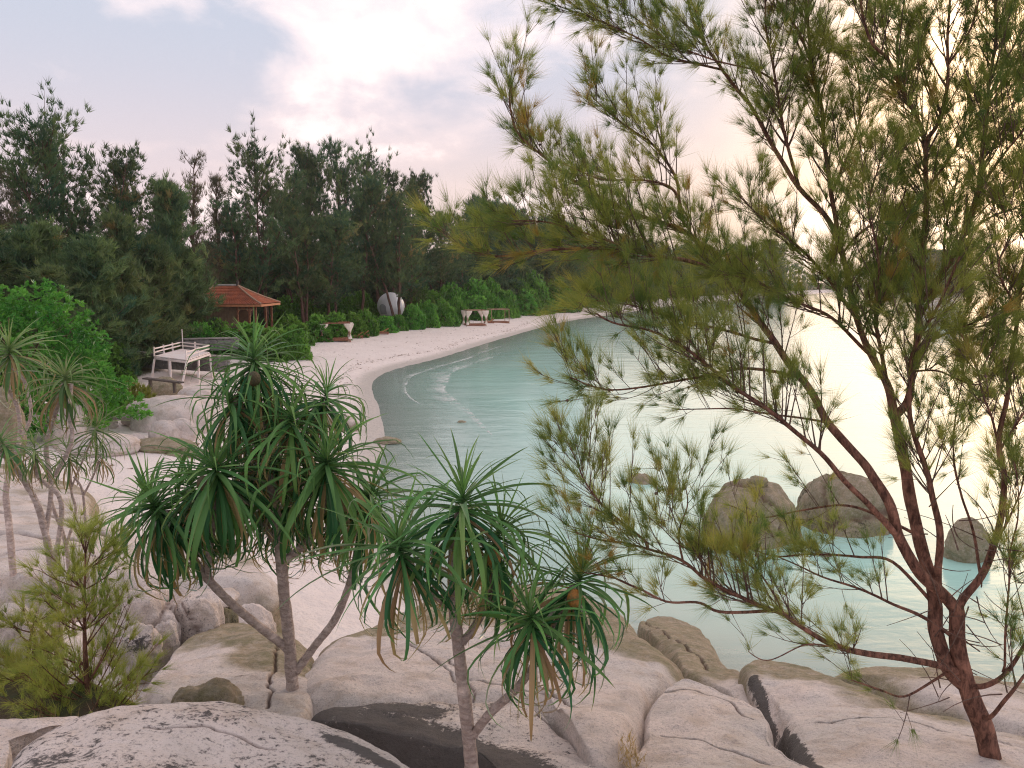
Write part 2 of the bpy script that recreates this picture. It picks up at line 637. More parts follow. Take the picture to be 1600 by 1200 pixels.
M['dry_grass'] = leaf_mat('dry_grass', (0.36, 0.28, 0.12), (0.66, 0.52, 0.30), None, 0.6, 0.3, 0.03)
M['litter'] = leaf_mat('drift_litter', (0.10, 0.07, 0.045), (0.20, 0.13, 0.08), (0.28, 0.2, 0.12), 0.6, 0.1, 0.01)
M['white_paint'] = simple_mat('white_paint', (0.84, 0.79, 0.78), (0.78, 0.66, 0.62), 2.5, 0.6, 0.1)
M['pink_paint'] = simple_mat('pink_paint', (0.70, 0.48, 0.40), (0.74, 0.60, 0.54), 3.0, 0.6, 0.1)
M['wood'] = simple_mat('red_brown_wood', (0.30, 0.12, 0.065), (0.20, 0.08, 0.045), 5.0, 0.6, 0.2)
M['pale_wood'] = simple_mat('weathered_wood', (0.40, 0.25, 0.16), (0.30, 0.19, 0.13), 5.0, 0.7, 0.2)
M['orange_wood'] = simple_mat('orange_wood', (0.52, 0.21, 0.10), (0.40, 0.16, 0.08), 5.0, 0.6, 0.2)
M['curtain'] = simple_mat('curtain_cloth', (0.88, 0.81, 0.72), (0.82, 0.73, 0.63), 3.0, 0.8, 0.1, grain=0.05)
M['wall_stone'] = simple_mat('wall_stone', (0.28, 0.27, 0.265), (0.17, 0.165, 0.16), 3.5, 0.9, 0.6, grain=0.6)
M['wall_cap'] = simple_mat('wall_cap', (0.40, 0.37, 0.35), (0.30, 0.28, 0.26), 3.0, 0.9, 0.3)
M['hut_wall'] = simple_mat('hut_wall', (0.26, 0.17, 0.11), (0.20, 0.13, 0.09), 3.0, 0.85, 0.3)
M['dark_red'] = simple_mat('dark_red_boards', (0.16, 0.045, 0.04), (0.10, 0.03, 0.028), 3.0, 0.7, 0.2)
M['tent'] = simple_mat('tent_cloth', (0.86, 0.86, 0.87), (0.80, 0.81, 0.83), 1.2, 0.35, 0.05, grain=0.03)
M['tent_grey'] = simple_mat('tent_door', (0.42, 0.44, 0.46), (0.36, 0.38, 0.40), 1.5, 0.5, 0.05, grain=0.03)
M['tent_dark'] = simple_mat('tent_window', (0.03, 0.035, 0.04), (0.05, 0.055, 0.06), 2.0, 0.15, 0.0)
M['fruit'] = simple_mat('pandanus_fruit', (0.42, 0.17, 0.03), (0.14, 0.11, 0.03), 26.0, 0.5, 0.4)
M['green_fruit'] = simple_mat('unripe_pandanus_fruit', (0.10, 0.075, 0.03), (0.05, 0.05, 0.022), 26.0, 0.6, 0.4)
M['dark_iron'] = simple_mat('dark_timber', (0.05, 0.04, 0.035), (0.08, 0.06, 0.05), 5.0, 0.7, 0.2)


def tile_mat():
    m, t, o = new_mat('clay_roof_tiles')
    p = t.n('ShaderNodeBsdfPrincipled')
    pos = t.n('ShaderNodeNewGeometry').outputs['Position']
    n = t.noise(pos, 1.6, 5, 0.65)
    f = t.noise(pos, 14, 3, 0.6)
    col = t.mix(t.ramp(n, 0.35, 0.68), (0.47, 0.145, 0.065), (0.30, 0.10, 0.055))
    col = t.mix(t.math('MULTIPLY', t.ramp(f, 0.45, 0.7), 0.5), col, (0.16, 0.065, 0.045))
    t.l(col, p.inputs['Base Color'])
    p.inputs['Roughness'].default_value = 0.75
    t.l(p.outputs[0], o.inputs[0])
    return m


M['tiles'] = tile_mat()

# ------------------------------------------------------------------ terrain and sea
SHORE = [(70.0, 2.0), (30.0, 7.0), (12.0, 10.5), (5.0, 13.0), (0.5, 15.5)]
for (px, py) in [(630, 930), (585, 860), (575, 790), (590, 735), (600, 690), (592, 640), (580, 600), (612, 578), (690, 558),
                 (780, 530), (880, 503), (960, 491), (1040, 479.5), (1130, 470), (1210, 464), (1330, 455), (1430, 449), (1500, 446.5)]:
    q = on(px, py, 0.0)
    SHORE.append((q[0], q[1]))
SHORE = np.array(SHORE)
last = SHORE[-1]
SHORE = np.concatenate([SHORE, [last + np.array([60, 60]), last + np.array([10, 400]), last + np.array([-400, 2500])]])
SHORE = np.concatenate([SHORE[:1] + np.array([[400.0, -60.0]]), SHORE])
SHORE_S = np.concatenate([SHORE[:2], spline(SHORE[1:-3], 110), SHORE[-3:]])


def shore_sd(xy):
    """signed distance to the shoreline, positive on land (left of the curve)"""
    best = np.full(len(xy), 1e9)
    sgn = np.ones(len(xy))
    L = SHORE_S
    for a, b in zip(L[:-1], L[1:]):
        ab = b - a
        t = np.clip(((xy - a) @ ab) / (ab @ ab + 1e-12), 0, 1)
        dv = xy - (a + t[:, None] * ab)
        dd = np.linalg.norm(dv, axis=1)
        cr = ab[0] * dv[:, 1] - ab[1] * dv[:, 0]
        m = dd < best - 1e-9
        best = np.where(m, dd, best)
        sgn = np.where(m, np.sign(cr), sgn)
    return best * np.where(sgn == 0, 1, sgn)


def ground_h(xy):
    xy = np.asarray(xy, float)
    sd = shore_sd(xy)
    x, y = xy[:, 0], xy[:, 1]
    land = 1.1 * (1 - np.exp(-np.maximum(sd, 0) / 9.0)) + 0.012 * np.clip(sd - 10, 0, 120)
    sea = -0.06 * np.clip(-sd, 0, 10) - 0.035 * np.clip(-sd - 10, 0, 60)
    h = np.where(sd > 0, land, sea)
    # the rocky knoll the camera stands on, and the bank on the left
    r = np.sqrt((x * 0.8 + 0.8) ** 2 + (y + 1.0) ** 2)
    h = np.maximum(h, 0) * 0 + h + 3.7 * sstep(-r, -13.5, -3.0)
    bl = np.exp(-(((x + 13) / 6.5) ** 2 + ((y - 11) / 8.0) ** 2))
    bl2 = np.exp(-(((x + 27) / 7.5) ** 2 + ((y - 30) / 9.0) ** 2))
    h = h + 2.0 * bl + 1.5 * bl2
    # rock shelf below the pandanus cluster, soil pocket behind the foreground slab
    shelf = 2.45 * sstep(-x, 3.2, 4.6) * sstep(y, 6.6, 8.4) * (1 - sstep(y, 11.2, 13.5)) * (1 - sstep(-x, 9.0, 13.0))
    h = np.where(shelf > 0.02, np.maximum(h, shelf), h)
    h = np.maximum(h, 4.40 - 1.1 * np.maximum(np.sqrt((x + 3.55) ** 2 + (y - 5.1) ** 2) - 0.75, 0))
    p3 = np.stack([x, y, x * 0], 1)
    lw = sstep(sd, 0.5, 6)
    h = h + lw * (0.05 * fbm(p3 * 0.35, 3, 5) + 0.03 * fbm(p3 * 1.3, 2, 9))
    return h, sd


def gz(x, y):
    return float(ground_h(np.array([[x, y]]))[0][0])


def on_ground(px, py):
    """where the ray through a pixel meets the ground"""
    z = 1.0
    for _ in range(40):
        p = on(px, py, min(z, 6.5))
        z = 0.5 * z + 0.5 * gz(p[0], p[1])
    return on(px, py, z)


def polar_grid(rmax, nr, r0=0.6):
    rr = np.concatenate([[0.0], np.geomspace(r0, rmax, nr)])
    ang = np.concatenate([np.arange(-48, 48, 0.4), np.arange(48, 312, 4.0)])
    a = np.radians(ang)
    Rg, A = np.meshgrid(rr[1:], a, indexing='ij')
    xy = np.stack([Rg * np.sin(A), Rg * np.cos(A)], -1).reshape(-1, 2)
    xy = np.concatenate([[[0.0, 0.0]], xy])
    na = len(a)
    i = np.arange(nr - 1)[:, None] * na
    j = np.arange(na)[None]
    jn = (j + 1) % na
    Q = np.stack([i + j, i + jn, i + na + jn, i + na + j], -1).reshape(-1, 4) + 1
    T = np.stack([np.zeros(na, int), (np.arange(na) + 1) % na + 1, np.arange(na) + 1], 1)
    return xy, Q, T


xy, Q, T = polar_grid(6000, 230)
h, sd = ground_h(xy)
x_, y_ = xy[:, 0], xy[:, 1]
veg = sstep(sd, 13.0, 17.0)
# the open sand apron in front of the deck reaches further inland
apron = np.exp(-(((x_ + 18) / 8.0) ** 2 + ((y_ - 46) / 12.0) ** 2))
veg = veg * (1 - sstep(apron, 0.25, 0.5))
veg = np.maximum(veg, sstep(np.exp(-(((x_ + 27) / 7.0) ** 2 + ((y_ - 31) / 8.0) ** 2)), 0.3, 0.6))
veg = np.maximum(veg, 0.8 * sstep(np.exp(-(((x_ + 4.5) / 4.0) ** 2 + ((y_ - 6.2) / 3.2) ** 2)), 0.3, 0.6))
gme = make_mesh('sandy_ground', np.column_stack([xy, h]), [Q, T], True, {'veg': veg})
ground = obj('sandy_ground', gme, M['sand'])
tag(ground, 'pale pink white sand beach running inland under the trees', 'ground', kind='structure')

wme = make_mesh('sea', np.column_stack([xy, np.zeros(len(xy))]), [Q, T], True, {'depth': np.clip(-h, 0, 5)})
water = obj('sea', wme, M['water'])
tag(water, 'calm turquoise bay reflecting the bright cream sky', 'sea', kind='structure')


def foam_strip(off, s0, s1, width, name, label):
    """thin foam line floating along the shoreline, off metres out to sea"""
    seg = SHORE_S[1:-3]
    d = np.gradient(seg, axis=0)
    d /= np.linalg.norm(d, axis=1)[:, None]
    nrm = np.stack([d[:, 1], -d[:, 0]], 1)
    L = np.concatenate([[0], np.cumsum(np.linalg.norm(np.diff(seg, axis=0), axis=1))])
    ts = np.linspace(s0, s1, 160)
    c = np.stack([np.interp(ts, L, seg[:, k]) for k in (0, 1)], 1)
    nn = np.stack([np.interp(ts, L, nrm[:, k]) for k in (0, 1)], 1)
    u = (ts - s0) / (s1 - s0)
    o = off + 0.8 * vnoise(np.stack([ts * 0.12, ts * 0, ts * 0 + off], 1), 3)
    w = width * np.sin(np.pi * np.clip(u, 0, 1)) ** 0.6 * (0.6 + 0.6 * np.abs(vnoise(np.stack([ts * 0.3, ts * 0, ts * 0], 1), 8)))
    V, A = [], []
    prof = [(0.0, 0.0), (0.12, 1.0), (0.4, 0.75), (1.0, 0.0)]
    for f, a in prof:
        pnt = c + nn * (o - w * f)[:, None]
        V.append(np.column_stack([pnt, np.full(len(ts), 0.012)]))
        A.append(np.full(len(ts), a))
    n = len(ts)
    Qs = [[k * n + i, k * n + i + 1, (k + 1) * n + i + 1, (k + 1) * n + i] for k in range(len(prof) - 1) for i in range(n - 1)]
    me = make_mesh(name, np.concatenate(V), [np.array(Qs)], True, {'edge': np.concatenate(A)})
    return tag(obj(name, me, M['foam']), label, 'foam', kind='structure')


seg = SHORE_S[1:-3]
Lsh = np.concatenate([[0], np.cumsum(np.linalg.norm(np.diff(seg, axis=0), axis=1))])


def shore_s(px, py):
    q = on(px, py, 0)[:2]
    return Lsh[np.argmin(np.linalg.norm(seg - q, axis=1))]


foam_strip(5.2, shore_s(600, 690), shore_s(720, 548), 1.7, 'wave_foam', 'broad white foam of a small wave breaking off the beach')
foam_strip(2.6, shore_s(592, 640), shore_s(760, 536), 0.6, 'wave_foam', 'thin foam line between the breaking wave and wet sand')

# ------------------------------------------------------------------ rocks
def slab(name, label, outline, plane, edge=0.5, depth=3.0, bulge=0.15, cracks=(), stain_shade_lines=(), tide=None, seed=1,
         amp=0.06, n=220, rings=70, flare=0.10, group=None, world_outline=False, base_stain=0.0, tide_line=None, grow=1.035):
    if world_outline:
        P0 = np.array(outline, float)
    else:
        P0 = np.array([onplane(px, py, plane)[:2] for px, py in outline])
    P = spline(P0, n, closed=True)
    c = P.mean(0)
    P = c + (P - c) * grow
    s = 1 - (1 - np.linspace(0, 1, rings)) ** 1.25
    s[0] = 0.004
    rel = P - c
    rad = np.linalg.norm(rel, axis=1)
    V, E = [], []
    for sv in s:
        xy = c + sv * rel
        e = (1 - sv) * rad
        ed = np.clip(1 - e / edge, 0, 1)
        drop = edge * (1 - np.sqrt(np.clip(1 - ed ** 2, 0, 1)))
        z = plane[0] + plane[1] * xy[:, 0] + plane[2] * xy[:, 1] + bulge * (1 - sv ** 2) - drop
        V.append(np.column_stack([xy, z])); E.append(ed)
    zb = V[-1][:, 2]
    ks = np.linspace(0, 1, 16)[1:]
    for k in ks:
        xy = c + rel * (1 + flare * k * depth / (rad[:, None].mean()))
        V.append(np.column_stack([xy, zb - depth * k])); E.append(np.ones(n))
    V = np.concatenate(V); E = np.concatenate(E)
    nt = rings + len(ks)
    # relief
    nz = fbm(V * 0.7, 4, seed) * amp * 1.6 + fbm(V * 3.1, 4, seed + 20) * amp * 0.35
    nz = nz - 0.16 * amp * (1 - np.abs(fbm(V * 1.7, 3, seed + 70))) ** 6
    lay = fbm(np.column_stack([V[:, :2] * 0.5, V[:, 2] * 2.2]), 3, seed + 40) * amp * 1.2
    out = np.column_stack([V[:, :2] - c, np.zeros(len(V))])
    out /= np.linalg.norm(out, axis=1)[:, None] + 1e-6
    V = V + np.array([0, 0, 1]) * (nz * (1 - 0.7 * E))[:, None] + out * ((nz + lay) * E)[:, None]
    ck = np.zeros(len(V))
    for line in cracks:
        wdt = 0.025
        if isinstance(line, tuple): line, wdt = line
        wdt = wdt * 0.5
        lw = spline(np.array([onplane(px, py, plane)[:2] for px, py in line]), 90)
        lw = lw + 0.02 * np.stack([vnoise(np.column_stack([lw * 11, lw[:, :1] * 0]), seed + 5), vnoise(np.column_stack([lw * 11, lw[:, :1] * 0 + 5]), seed + 6)], 1) + 0.05 * np.stack([vnoise(np.column_stack([lw * 3, lw[:, :1] * 0]), seed + 3), vnoise(np.column_stack([lw * 3, lw[:, :1] * 0 + 5]), seed + 4)], 1)
        dd = polydist(V[:, :2], lw)
        g = np.exp(-(dd / wdt) ** 2)
        V[:, 2] -= g * min(0.10, wdt * 3.0)
        ck = np.maximum(ck, g)
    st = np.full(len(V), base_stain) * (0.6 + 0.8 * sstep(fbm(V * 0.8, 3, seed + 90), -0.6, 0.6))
    for line, wdt in stain_shade_lines:
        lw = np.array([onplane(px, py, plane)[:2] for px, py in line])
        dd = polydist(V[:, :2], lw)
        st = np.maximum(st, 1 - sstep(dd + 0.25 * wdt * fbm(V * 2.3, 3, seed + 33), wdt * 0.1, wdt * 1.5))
    td = np.zeros(len(V))
    if tide is not None:
        td = sstep(tide - V[:, 2] + 0.35 * fbm(V * 0.9, 3, seed + 60), -0.12, 0.25)
    if tide_line is not None:
        bl = np.array([onplane(px, py, plane)[:2] for px, py in tide_line])
        bu = bl[:, 0] / bl[:, 1]
        yb = np.interp(V[:, 0] / V[:, 1], bu, bl[:, 1])
        td = np.maximum(td, sstep(V[:, 1] - yb + 0.8 * fbm(V * 0.8, 4, seed + 61), -0.15, 0.45))
    i = np.arange(nt - 1)[:, None] * n
    j = np.arange(n)[None]
    jn = (j + 1) % n
    Q = np.stack([i + j, i + n + j, i + n + jn, i + jn], -1).reshape(-1, 4)
    cap = np.arange(n)[None]
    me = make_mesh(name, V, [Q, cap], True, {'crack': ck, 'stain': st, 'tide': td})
    o = obj(name, me, M['rock'])
    return tag(o, label, 'rock', group)


_ico = {}


def ico(sub):
    if sub not in _ico:
        bm = bmesh.new()
        bmesh.ops.create_icosphere(bm, subdivisions=sub, radius=1)
        V = np.array([v.co[:] for v in bm.verts]); F = np.array([[v.index for v in f.verts] for f in bm.faces])
        bm.free()
        _ico[sub] = (V, F)
    return _ico[sub]


def boulder(name, label, c, size, rz=0.0, seed=1, sub=5, amp=0.16, flat=0.0, tide=None, block=0.0, tilt=(0, 0), group=None, stain=0.0, crackn=0):
    V, F = ico(sub)
    V = V.copy()
    if block:
        pw = 1 - 0.62 * block
        V = np.sign(V) * np.abs(V) ** pw
        V /= np.max(np.abs(V), axis=0)
    rr = 1 + amp * fbm(V * 1.3 + seed * 3.1, 4, seed) + amp * 0.25 * fbm(V * 5 + seed, 3, seed + 7)
    ck = np.zeros(len(V))
    rng = np.random.default_rng(seed)
    for k in range(crackn):
        nv = rng.normal(size=3); nv /= np.linalg.norm(nv)
        dd = np.abs(V @ nv - rng.uniform(-0.4, 0.4) + 0.12 * fbm(V * 2.1 + k, 3, seed + k))
        g = np.exp(-(dd / 0.035) ** 2)
        rr -= 0.07 * g
        ck = np.maximum(ck, g)
    V = V * rr[:, None]
    if flat:
        V[:, 2] = np.where(V[:, 2] > 0, V[:, 2] * (1 - flat * sstep(V[:, 2], 0.2, 1.0)), V[:, 2])
    V = V * (np.array(size) / 2)
    ax, ay = tilt
    Rm = np.array(Matrix.Rotation(rz, 3, 'Z') @ Matrix.Rotation(R(ay), 3, 'Y') @ Matrix.Rotation(R(ax), 3, 'X'))
    V = V @ Rm.T + np.asarray(c)
    td = np.zeros(len(V))
    if tide is not None:
        td = sstep(tide - V[:, 2] + 0.25 * fbm(V * 1.2, 3, seed + 60), -0.1, 0.2)
    st = np.full(len(V), stain) * sstep(fbm(V * 0.9, 3, seed + 5), -0.2, 0.5)
    me = make_mesh(name, V, [F], True, {'crack': ck, 'stain': st, 'tide': td})
    return tag(obj(name, me, M['rock']), label, 'rock', group)


# plane helper: height z1 at depth d1, z2 at depth d2 (+ slope in x)
def pl(d1, z1, d2, z2, gx=0.0, x0=0.0):
    gy = (z2 - z1) / (d2 - d1)
    return (z1 - gy * d1 - gx * x0, gx, gy)


PL_A = pl(6.0, 4.0, 13.0, 2.0)
slab('granite_boulder', 'huge pale domed boulder behind the smaller pandanus, brown along its seaward edge',
     [(470, 1085), (480, 1040), (510, 998), (560, 978), (640, 950), (730, 925), (830, 918), (930, 935), (1000, 978), (1040, 1015), (1064, 1048),
      (1020, 1085), (1003, 1120), (985, 1165), (930, 1185), (860, 1110), (740, 1092), (600, 1096)], PL_A, edge=0.38, depth=4.0, bulge=0.14, seed=11, n=620, rings=250, tide=2.0, tide_line=[(480, 1004), (560, 1000), (640, 985), (760, 985), (880, 1008), (980, 1040), (1050, 1060)],
     cracks=[[(700, 1045), (760, 1075), (830, 1085), (900, 1120)], ([(640, 1030), (690, 1050), (740, 1090)], 0.02)])
PL_B = pl(5.0, 4.22, 6.3, 3.95)
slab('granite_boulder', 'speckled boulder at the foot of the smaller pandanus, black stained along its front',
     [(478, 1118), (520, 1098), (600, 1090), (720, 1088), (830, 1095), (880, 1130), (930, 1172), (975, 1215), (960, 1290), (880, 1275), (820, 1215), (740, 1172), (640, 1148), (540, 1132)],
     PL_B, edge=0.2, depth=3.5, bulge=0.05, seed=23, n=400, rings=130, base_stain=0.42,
     stain_shade_lines=[([(500, 1112), (600, 1130), (700, 1150), (800, 1180), (860, 1230)], 0.27), ([(560, 1105), (660, 1112)], 0.22)],  # front band: black lichen, with the hollow's shade painted in
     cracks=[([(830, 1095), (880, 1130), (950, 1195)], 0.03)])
PL_C = pl(3.0, 5.30, 4.3, 5.02, gx=-0.10)
slab('granite_boulder', 'broad grey speckled foreground rock below the larger pandanus',
     [(36, 1152), (90, 1128), (170, 1112), (290, 1102), (400, 1106), (490, 1124), (560, 1152), (625, 1190), (690, 1260), (700, 1420), (300, 1500), (-80, 1420), (-20, 1240)],
     PL_C, edge=0.16, depth=3.0, bulge=0.0, seed=31, n=520, rings=200, base_stain=0.42,
     stain_shade_lines=[([(520, 1150), (600, 1190), (660, 1260)], 0.07)],
     cracks=[([(215, 1158), (340, 1162), (420, 1175)], 0.014)])
PL_D = pl(3.6, 5.20, 4.6, 5.02)
slab('granite_boulder', 'small cracked slab with dry grass growing behind it',
     [(-120, 1125), (-20, 1112), (50, 1118), (140, 1112), (150, 1122), (70, 1140), (30, 1165), (0, 1215), (-60, 1300), (-180, 1260)], PL_D, edge=0.15, depth=2.5, bulge=0.02, seed=37, n=160, rings=50)
PL_E = pl(4.8, 4.30, 7.5, 3.65)
slab('granite_boulder', 'smooth white slab with long cracks between the domed boulder and dark crevice',
     [(1002, 1118), (1022, 1086), (1066, 1052), (1120, 1068), (1190, 1100), (1216, 1140), (1250, 1178), (1300, 1220), (1320, 1330), (1000, 1340), (935, 1260), (962, 1200), (990, 1160)],
     PL_E, edge=0.13, depth=4.5, bulge=0.06, seed=41, n=520, rings=210,
     cracks=[([(1040, 1140), (1110, 1160), (1200, 1190), (1260, 1215)], 0.022), ([(1030, 1075), (1110, 1078), (1180, 1120)], 0.02)])
PL_F = pl(7.0, 3.45, 11.0, 2.1, gx=-0.12, x0=1.5)
slab('granite_boulder', 'dark olive stained boulder sloping to the water beside the white slab',
     [(1000, 975), (1040, 968), (1080, 978), (1108, 1003), (1145, 1055), (1190, 1088), (1208, 1112), (1190, 1125), (1130, 1085), (1070, 1062), (1050, 1035), (1022, 1003)],
     PL_F, edge=0.3, depth=4.0, bulge=0.1, seed=43, n=220, rings=70, tide=3.1, cracks=[([(1010, 978), (1080, 1030), (1110, 1062)], 0.04)])
PL_G = pl(5.0, 4.15, 9.5, 2.75)
slab('granite_boulder', 'long pale slab at the foot of the leaning casuarina, dark crevice along its side',
     [(1163, 1048), (1200, 1034), (1262, 1046), (1337, 1068), (1412, 1098), (1487, 1120), (1600, 1158), (1720, 1190), (1760, 1330), (1400, 1340), (1290, 1255), (1250, 1190), (1228, 1140), (1190, 1085)],
     PL_G, edge=0.2, depth=4.5, bulge=0.08, seed=47, n=560, rings=230, tide_line=[(1150, 1090), (1250, 1085), (1340, 1105), (1450, 1135), (1600, 1172)],
     stain_shade_lines=[([(1175, 1065), (1225, 1130), (1260, 1200), (1300, 1250)], 0.05)], cracks=[([(1270, 1138), (1380, 1142), (1480, 1165), (1600, 1185)], 0.02)])  # narrow dark band paints the crevice's shade onto the slab's side
PL_H = pl(7.5, 3.0, 12.5, 1.5)
slab('granite_boulder', 'brown sloping rock between the long pale slab and the sea',
     [(1285, 1050), (1340, 1040), (1420, 1040), (1520, 1050), (1640, 1068), (1760, 1100), (1760, 1190), (1600, 1148), (1480, 1112), (1400, 1088), (1330, 1062)],
     PL_H, edge=0.5, depth=3.0, bulge=0.1, seed=53, n=220, rings=60, tide=2.7)
# slab under the larger pandanus
PL_K = pl(7.0, 3.72, 11.0, 2.6, gx=0.02)
slab('granite_boulder', 'sloping cream rock with rusty patch under the larger pandanus',
     [(225, 1075), (262, 1015), (310, 990), (372, 976), (432, 985), (475, 1010), (490, 1060), (480, 1110), (430, 1125), (300, 1125)],
     PL_K, edge=0.22, depth=3.5, bulge=0.12, seed=59, n=420, rings=160, tide_line=[(220, 1030), (330, 1030), (420, 1045), (500, 1060)], cracks=[([(440, 1020), (425, 1070), (415, 1105)], 0.03), ([(370, 1070), (420, 1060)], 0.02)])
# big layered boulder on the left
PL_I = pl(12.0, 2.75, 19.0, 1.35, gx=-0.10, x0=-8.0)
slab('granite_boulder', 'long layered pink boulder behind the pandanus cluster, its tip on the sand',
     [(-120, 800), (-20, 772), (60, 776), (125, 802), (200, 838), (280, 845), (350, 855), (400, 872), (424, 893), (410, 908), (340, 905), (250, 900), (150, 900), (60, 893), (-60, 885)],
     PL_I, edge=0.6, depth=2.6, bulge=0.15, seed=61, n=420, rings=150, tide=1.75,
     cracks=[([(-60, 800), (40, 806), (110, 822), (180, 850)], 0.15), ([(-60, 838), (20, 842), (80, 850), (140, 860)], 0.17), ([(-60, 868), (60, 872), (160, 880)], 0.1)])
PL_I2 = pl(14, 2.6, 21, 2.2, gx=-0.08, x0=-9)
slab('granite_boulder', 'brown flat topped rock on the sand behind the layered pink boulder',
     [(-160, 760), (-40, 722), (40, 728), (100, 745), (145, 765), (120, 800), (20, 785), (-100, 800)], pl(17, 1.9, 24, 1.2, gx=-0.05, x0=-12), edge=0.5, depth=2.0, bulge=0.1, seed=67, n=160, rings=50, tide=1.5)


def bould_px(label, px, py, w, hgt, d, dep=None, zoff=0.5, **kw):
    """boulder whose silhouette is centred at pixel (px, py) and w x hgt pixels, at depth d"""
    if kw.pop('ground', False):
        d = on_ground(px, py + hgt * 0.42)[1]
    c = at(px, py, d)
    m = d / FPX / CP
    sx, sz = w * m, hgt * m
    sink = kw.pop('sink', 1.5)          # buried share below: total height / visible height
    c = c + np.array([0, 0, sz * 0.53 * (1 - sink)])
    return boulder(kw.pop('name', 'boulder'), label, c, (sx * 1.04, dep or sx * 0.8, sz * 1.06 * sink), **kw)


bould_px('rounded white boulder at the foot of the pandanus cluster', 40, 935, 95, 75, 10.0, sink=1.9, seed=3, amp=0.12)
bould_px('dark grey rough boulder below the rounded white boulder', 20, 985, 110, 85, 8.8, sink=1.9, seed=5, amp=0.2, stain=0.7)
bould_px('rough cracked boulder beside the casuarina sapling', 215, 965, 125, 75, 10.2, sink=1.9, seed=6, amp=0.2, stain=0.55, block=0.4, crackn=3)
bould_px('squared grey block with rusty edge beneath the thin capstone', 312, 962, 66, 60, 10.4, sink=1.9, seed=8, amp=0.10, block=0.8, stain=0.35, crackn=1)
bould_px('thin flat capstone lying on the squared grey block', 322, 938, 88, 22, 10.9, seed=9, amp=0.12, block=0.6, sink=1.0)
bould_px('olive brown stone wedged beside the squared grey block', 350, 972, 44, 50, 10.7, sink=2.5, seed=10, amp=0.161, block=0.5, stain=0.4, tide=3.4)
bould_px('small grey stone in the gap by the cracked boulder', 258, 988, 36, 32, 9.8, sink=2.5, seed=12, amp=0.18, block=0.4)
bould_px('jagged dark stone under the cracked boulder', 215, 1000, 60, 45, 9.4, sink=1.9, seed=14, amp=0.25, stain=0.6, block=0.3)
bould_px('low brown wedge of rock in front of the cream slope', 325, 1098, 115, 55, 6.4, sink=1.9, seed=15, amp=0.18, block=0.35, tide=9.0)
bould_px('pale tapered rock lying on the sand past the capstone', 385, 962, 95, 30, 12.5, sink=3.4, seed=16, amp=0.15, tide=1.2)
for k, (px, py, w, hh, lb) in enumerate([(404, 930, 22, 9, 'flat dark pebble on the white sand near the layered boulder'),
                                         (418, 933, 14, 8, 'little dark stone touching the flat dark pebble'),
                                         (432, 944, 12, 9, 'round black stone beside the larger pandanus trunk'),
                                         (421, 945, 9, 6, 'tiny grey stone left alone on the sand'),
                                         (415, 968, 40, 14, 'flat olive stone at the edge of the sand')]):
    c = on(px, py, 0.42)
    g_ = gz(c[0], c[1])
    c = on(px, py, g_ + 0.04)
    m = c[1] / FPX
    boulder('beach_stone', lb, (c[0], c[1], g_ + 0.03), (w * m, w * m * 0.8, hh * m * 1.5), seed=70 + k, sub=3, tide=9.0)

# boulders on the far side of the cove
GB = 'rounded boulders on the cove sand'
bould_px('long smooth boulder resting across two rounder ones on the sand', 268, 645, 142, 52, 33.0, dep=3.0, seed=17, amp=0.10, tilt=(0, 8), ground=True)
bould_px('round boulder propping the long smooth one', 226, 660, 44, 30, 31.5, seed=18, amp=0.08, ground=True)
bould_px('egg shaped boulder at the front of the boulder pile', 258, 672, 48, 34, 30.5, seed=19, amp=0.08, ground=True)
bould_px('brown topped boulder tucked beside the egg shaped one', 285, 672, 44, 32, 31.0, seed=20, amp=0.1, ground=True)
bould_px('small stone in front of the boulder pile', 212, 683, 28, 12, 29.5, seed=21, amp=0.12, ground=True)
bould_px('pink sloping rock behind the boulder pile', 312, 640, 110, 34, 36.0, dep=3.5, seed=22, amp=0.1, tilt=(0, 12), ground=True)
bould_px('reddish brown rock under the dark plank', 258, 604, 50, 28, 43.0, seed=24, amp=0.12, tide=9.0, ground=True)
bould_px('flat topped tan rock below the white deck', 312, 611, 62, 26, 42.0, seed=25, amp=0.12, flat=0.3, ground=True)
bould_px('dark small rock beside the lime bush', 246, 627, 14, 14, 37.0, seed=26, amp=0.15, stain=0.9, sub=4, ground=True)
bould_px('low flat rock shelf in the white sand', 250, 694, 108, 16, 28.3, dep=1.6, seed=27, amp=0.15, tide=9.0, ground=True)
bould_px('second low shelf of rock nearer the pandanus leaves', 300, 708, 90, 9, 27.0, dep=1.2, seed=28, amp=0.15, tide=9.0, ground=True)
bould_px('grey log shaped rock under the drooping pandanus leaves', 140, 652, 80, 24, 27.0, dep=1.2, seed=29, amp=0.12, block=0.4, stain=0.4, ground=True)
bould_px('pink pointed rock behind the pandanus trunks', 100, 664, 62, 58, 24.0, seed=30, amp=0.18, block=0.2, ground=True)
bould_px('pale rock slope below the grey log shaped rock', 150, 692, 130, 26, 25.5, dep=2.4, seed=32, amp=0.1, ground=True)
bould_px('tall brown rock at the far end of the pandanus cluster', 0, 660, 70, 110, 15.0, seed=33, amp=0.12, tide=9.0, ground=True)
bould_px('pinkish rock half hidden by the pandanus crown', 95, 610, 70, 30, 24.0, seed=34, amp=0.14, tide=9.0, ground=True)
bould_px('reddish rock seen between pandanus leaves by the water', 485, 668, 60, 46, 32.0, seed=35, amp=0.14, ground=True)
bould_px('grey rock at the water edge behind the pandanus', 530, 660, 60, 22, 34.0, seed=36, amp=0.12, tide=0.7, ground=True)
bould_px('low reef rock awash off the sand', 605, 688, 36, 10, 34.5, seed=38, amp=0.2, sub=4, tide=9.0, ground=True)
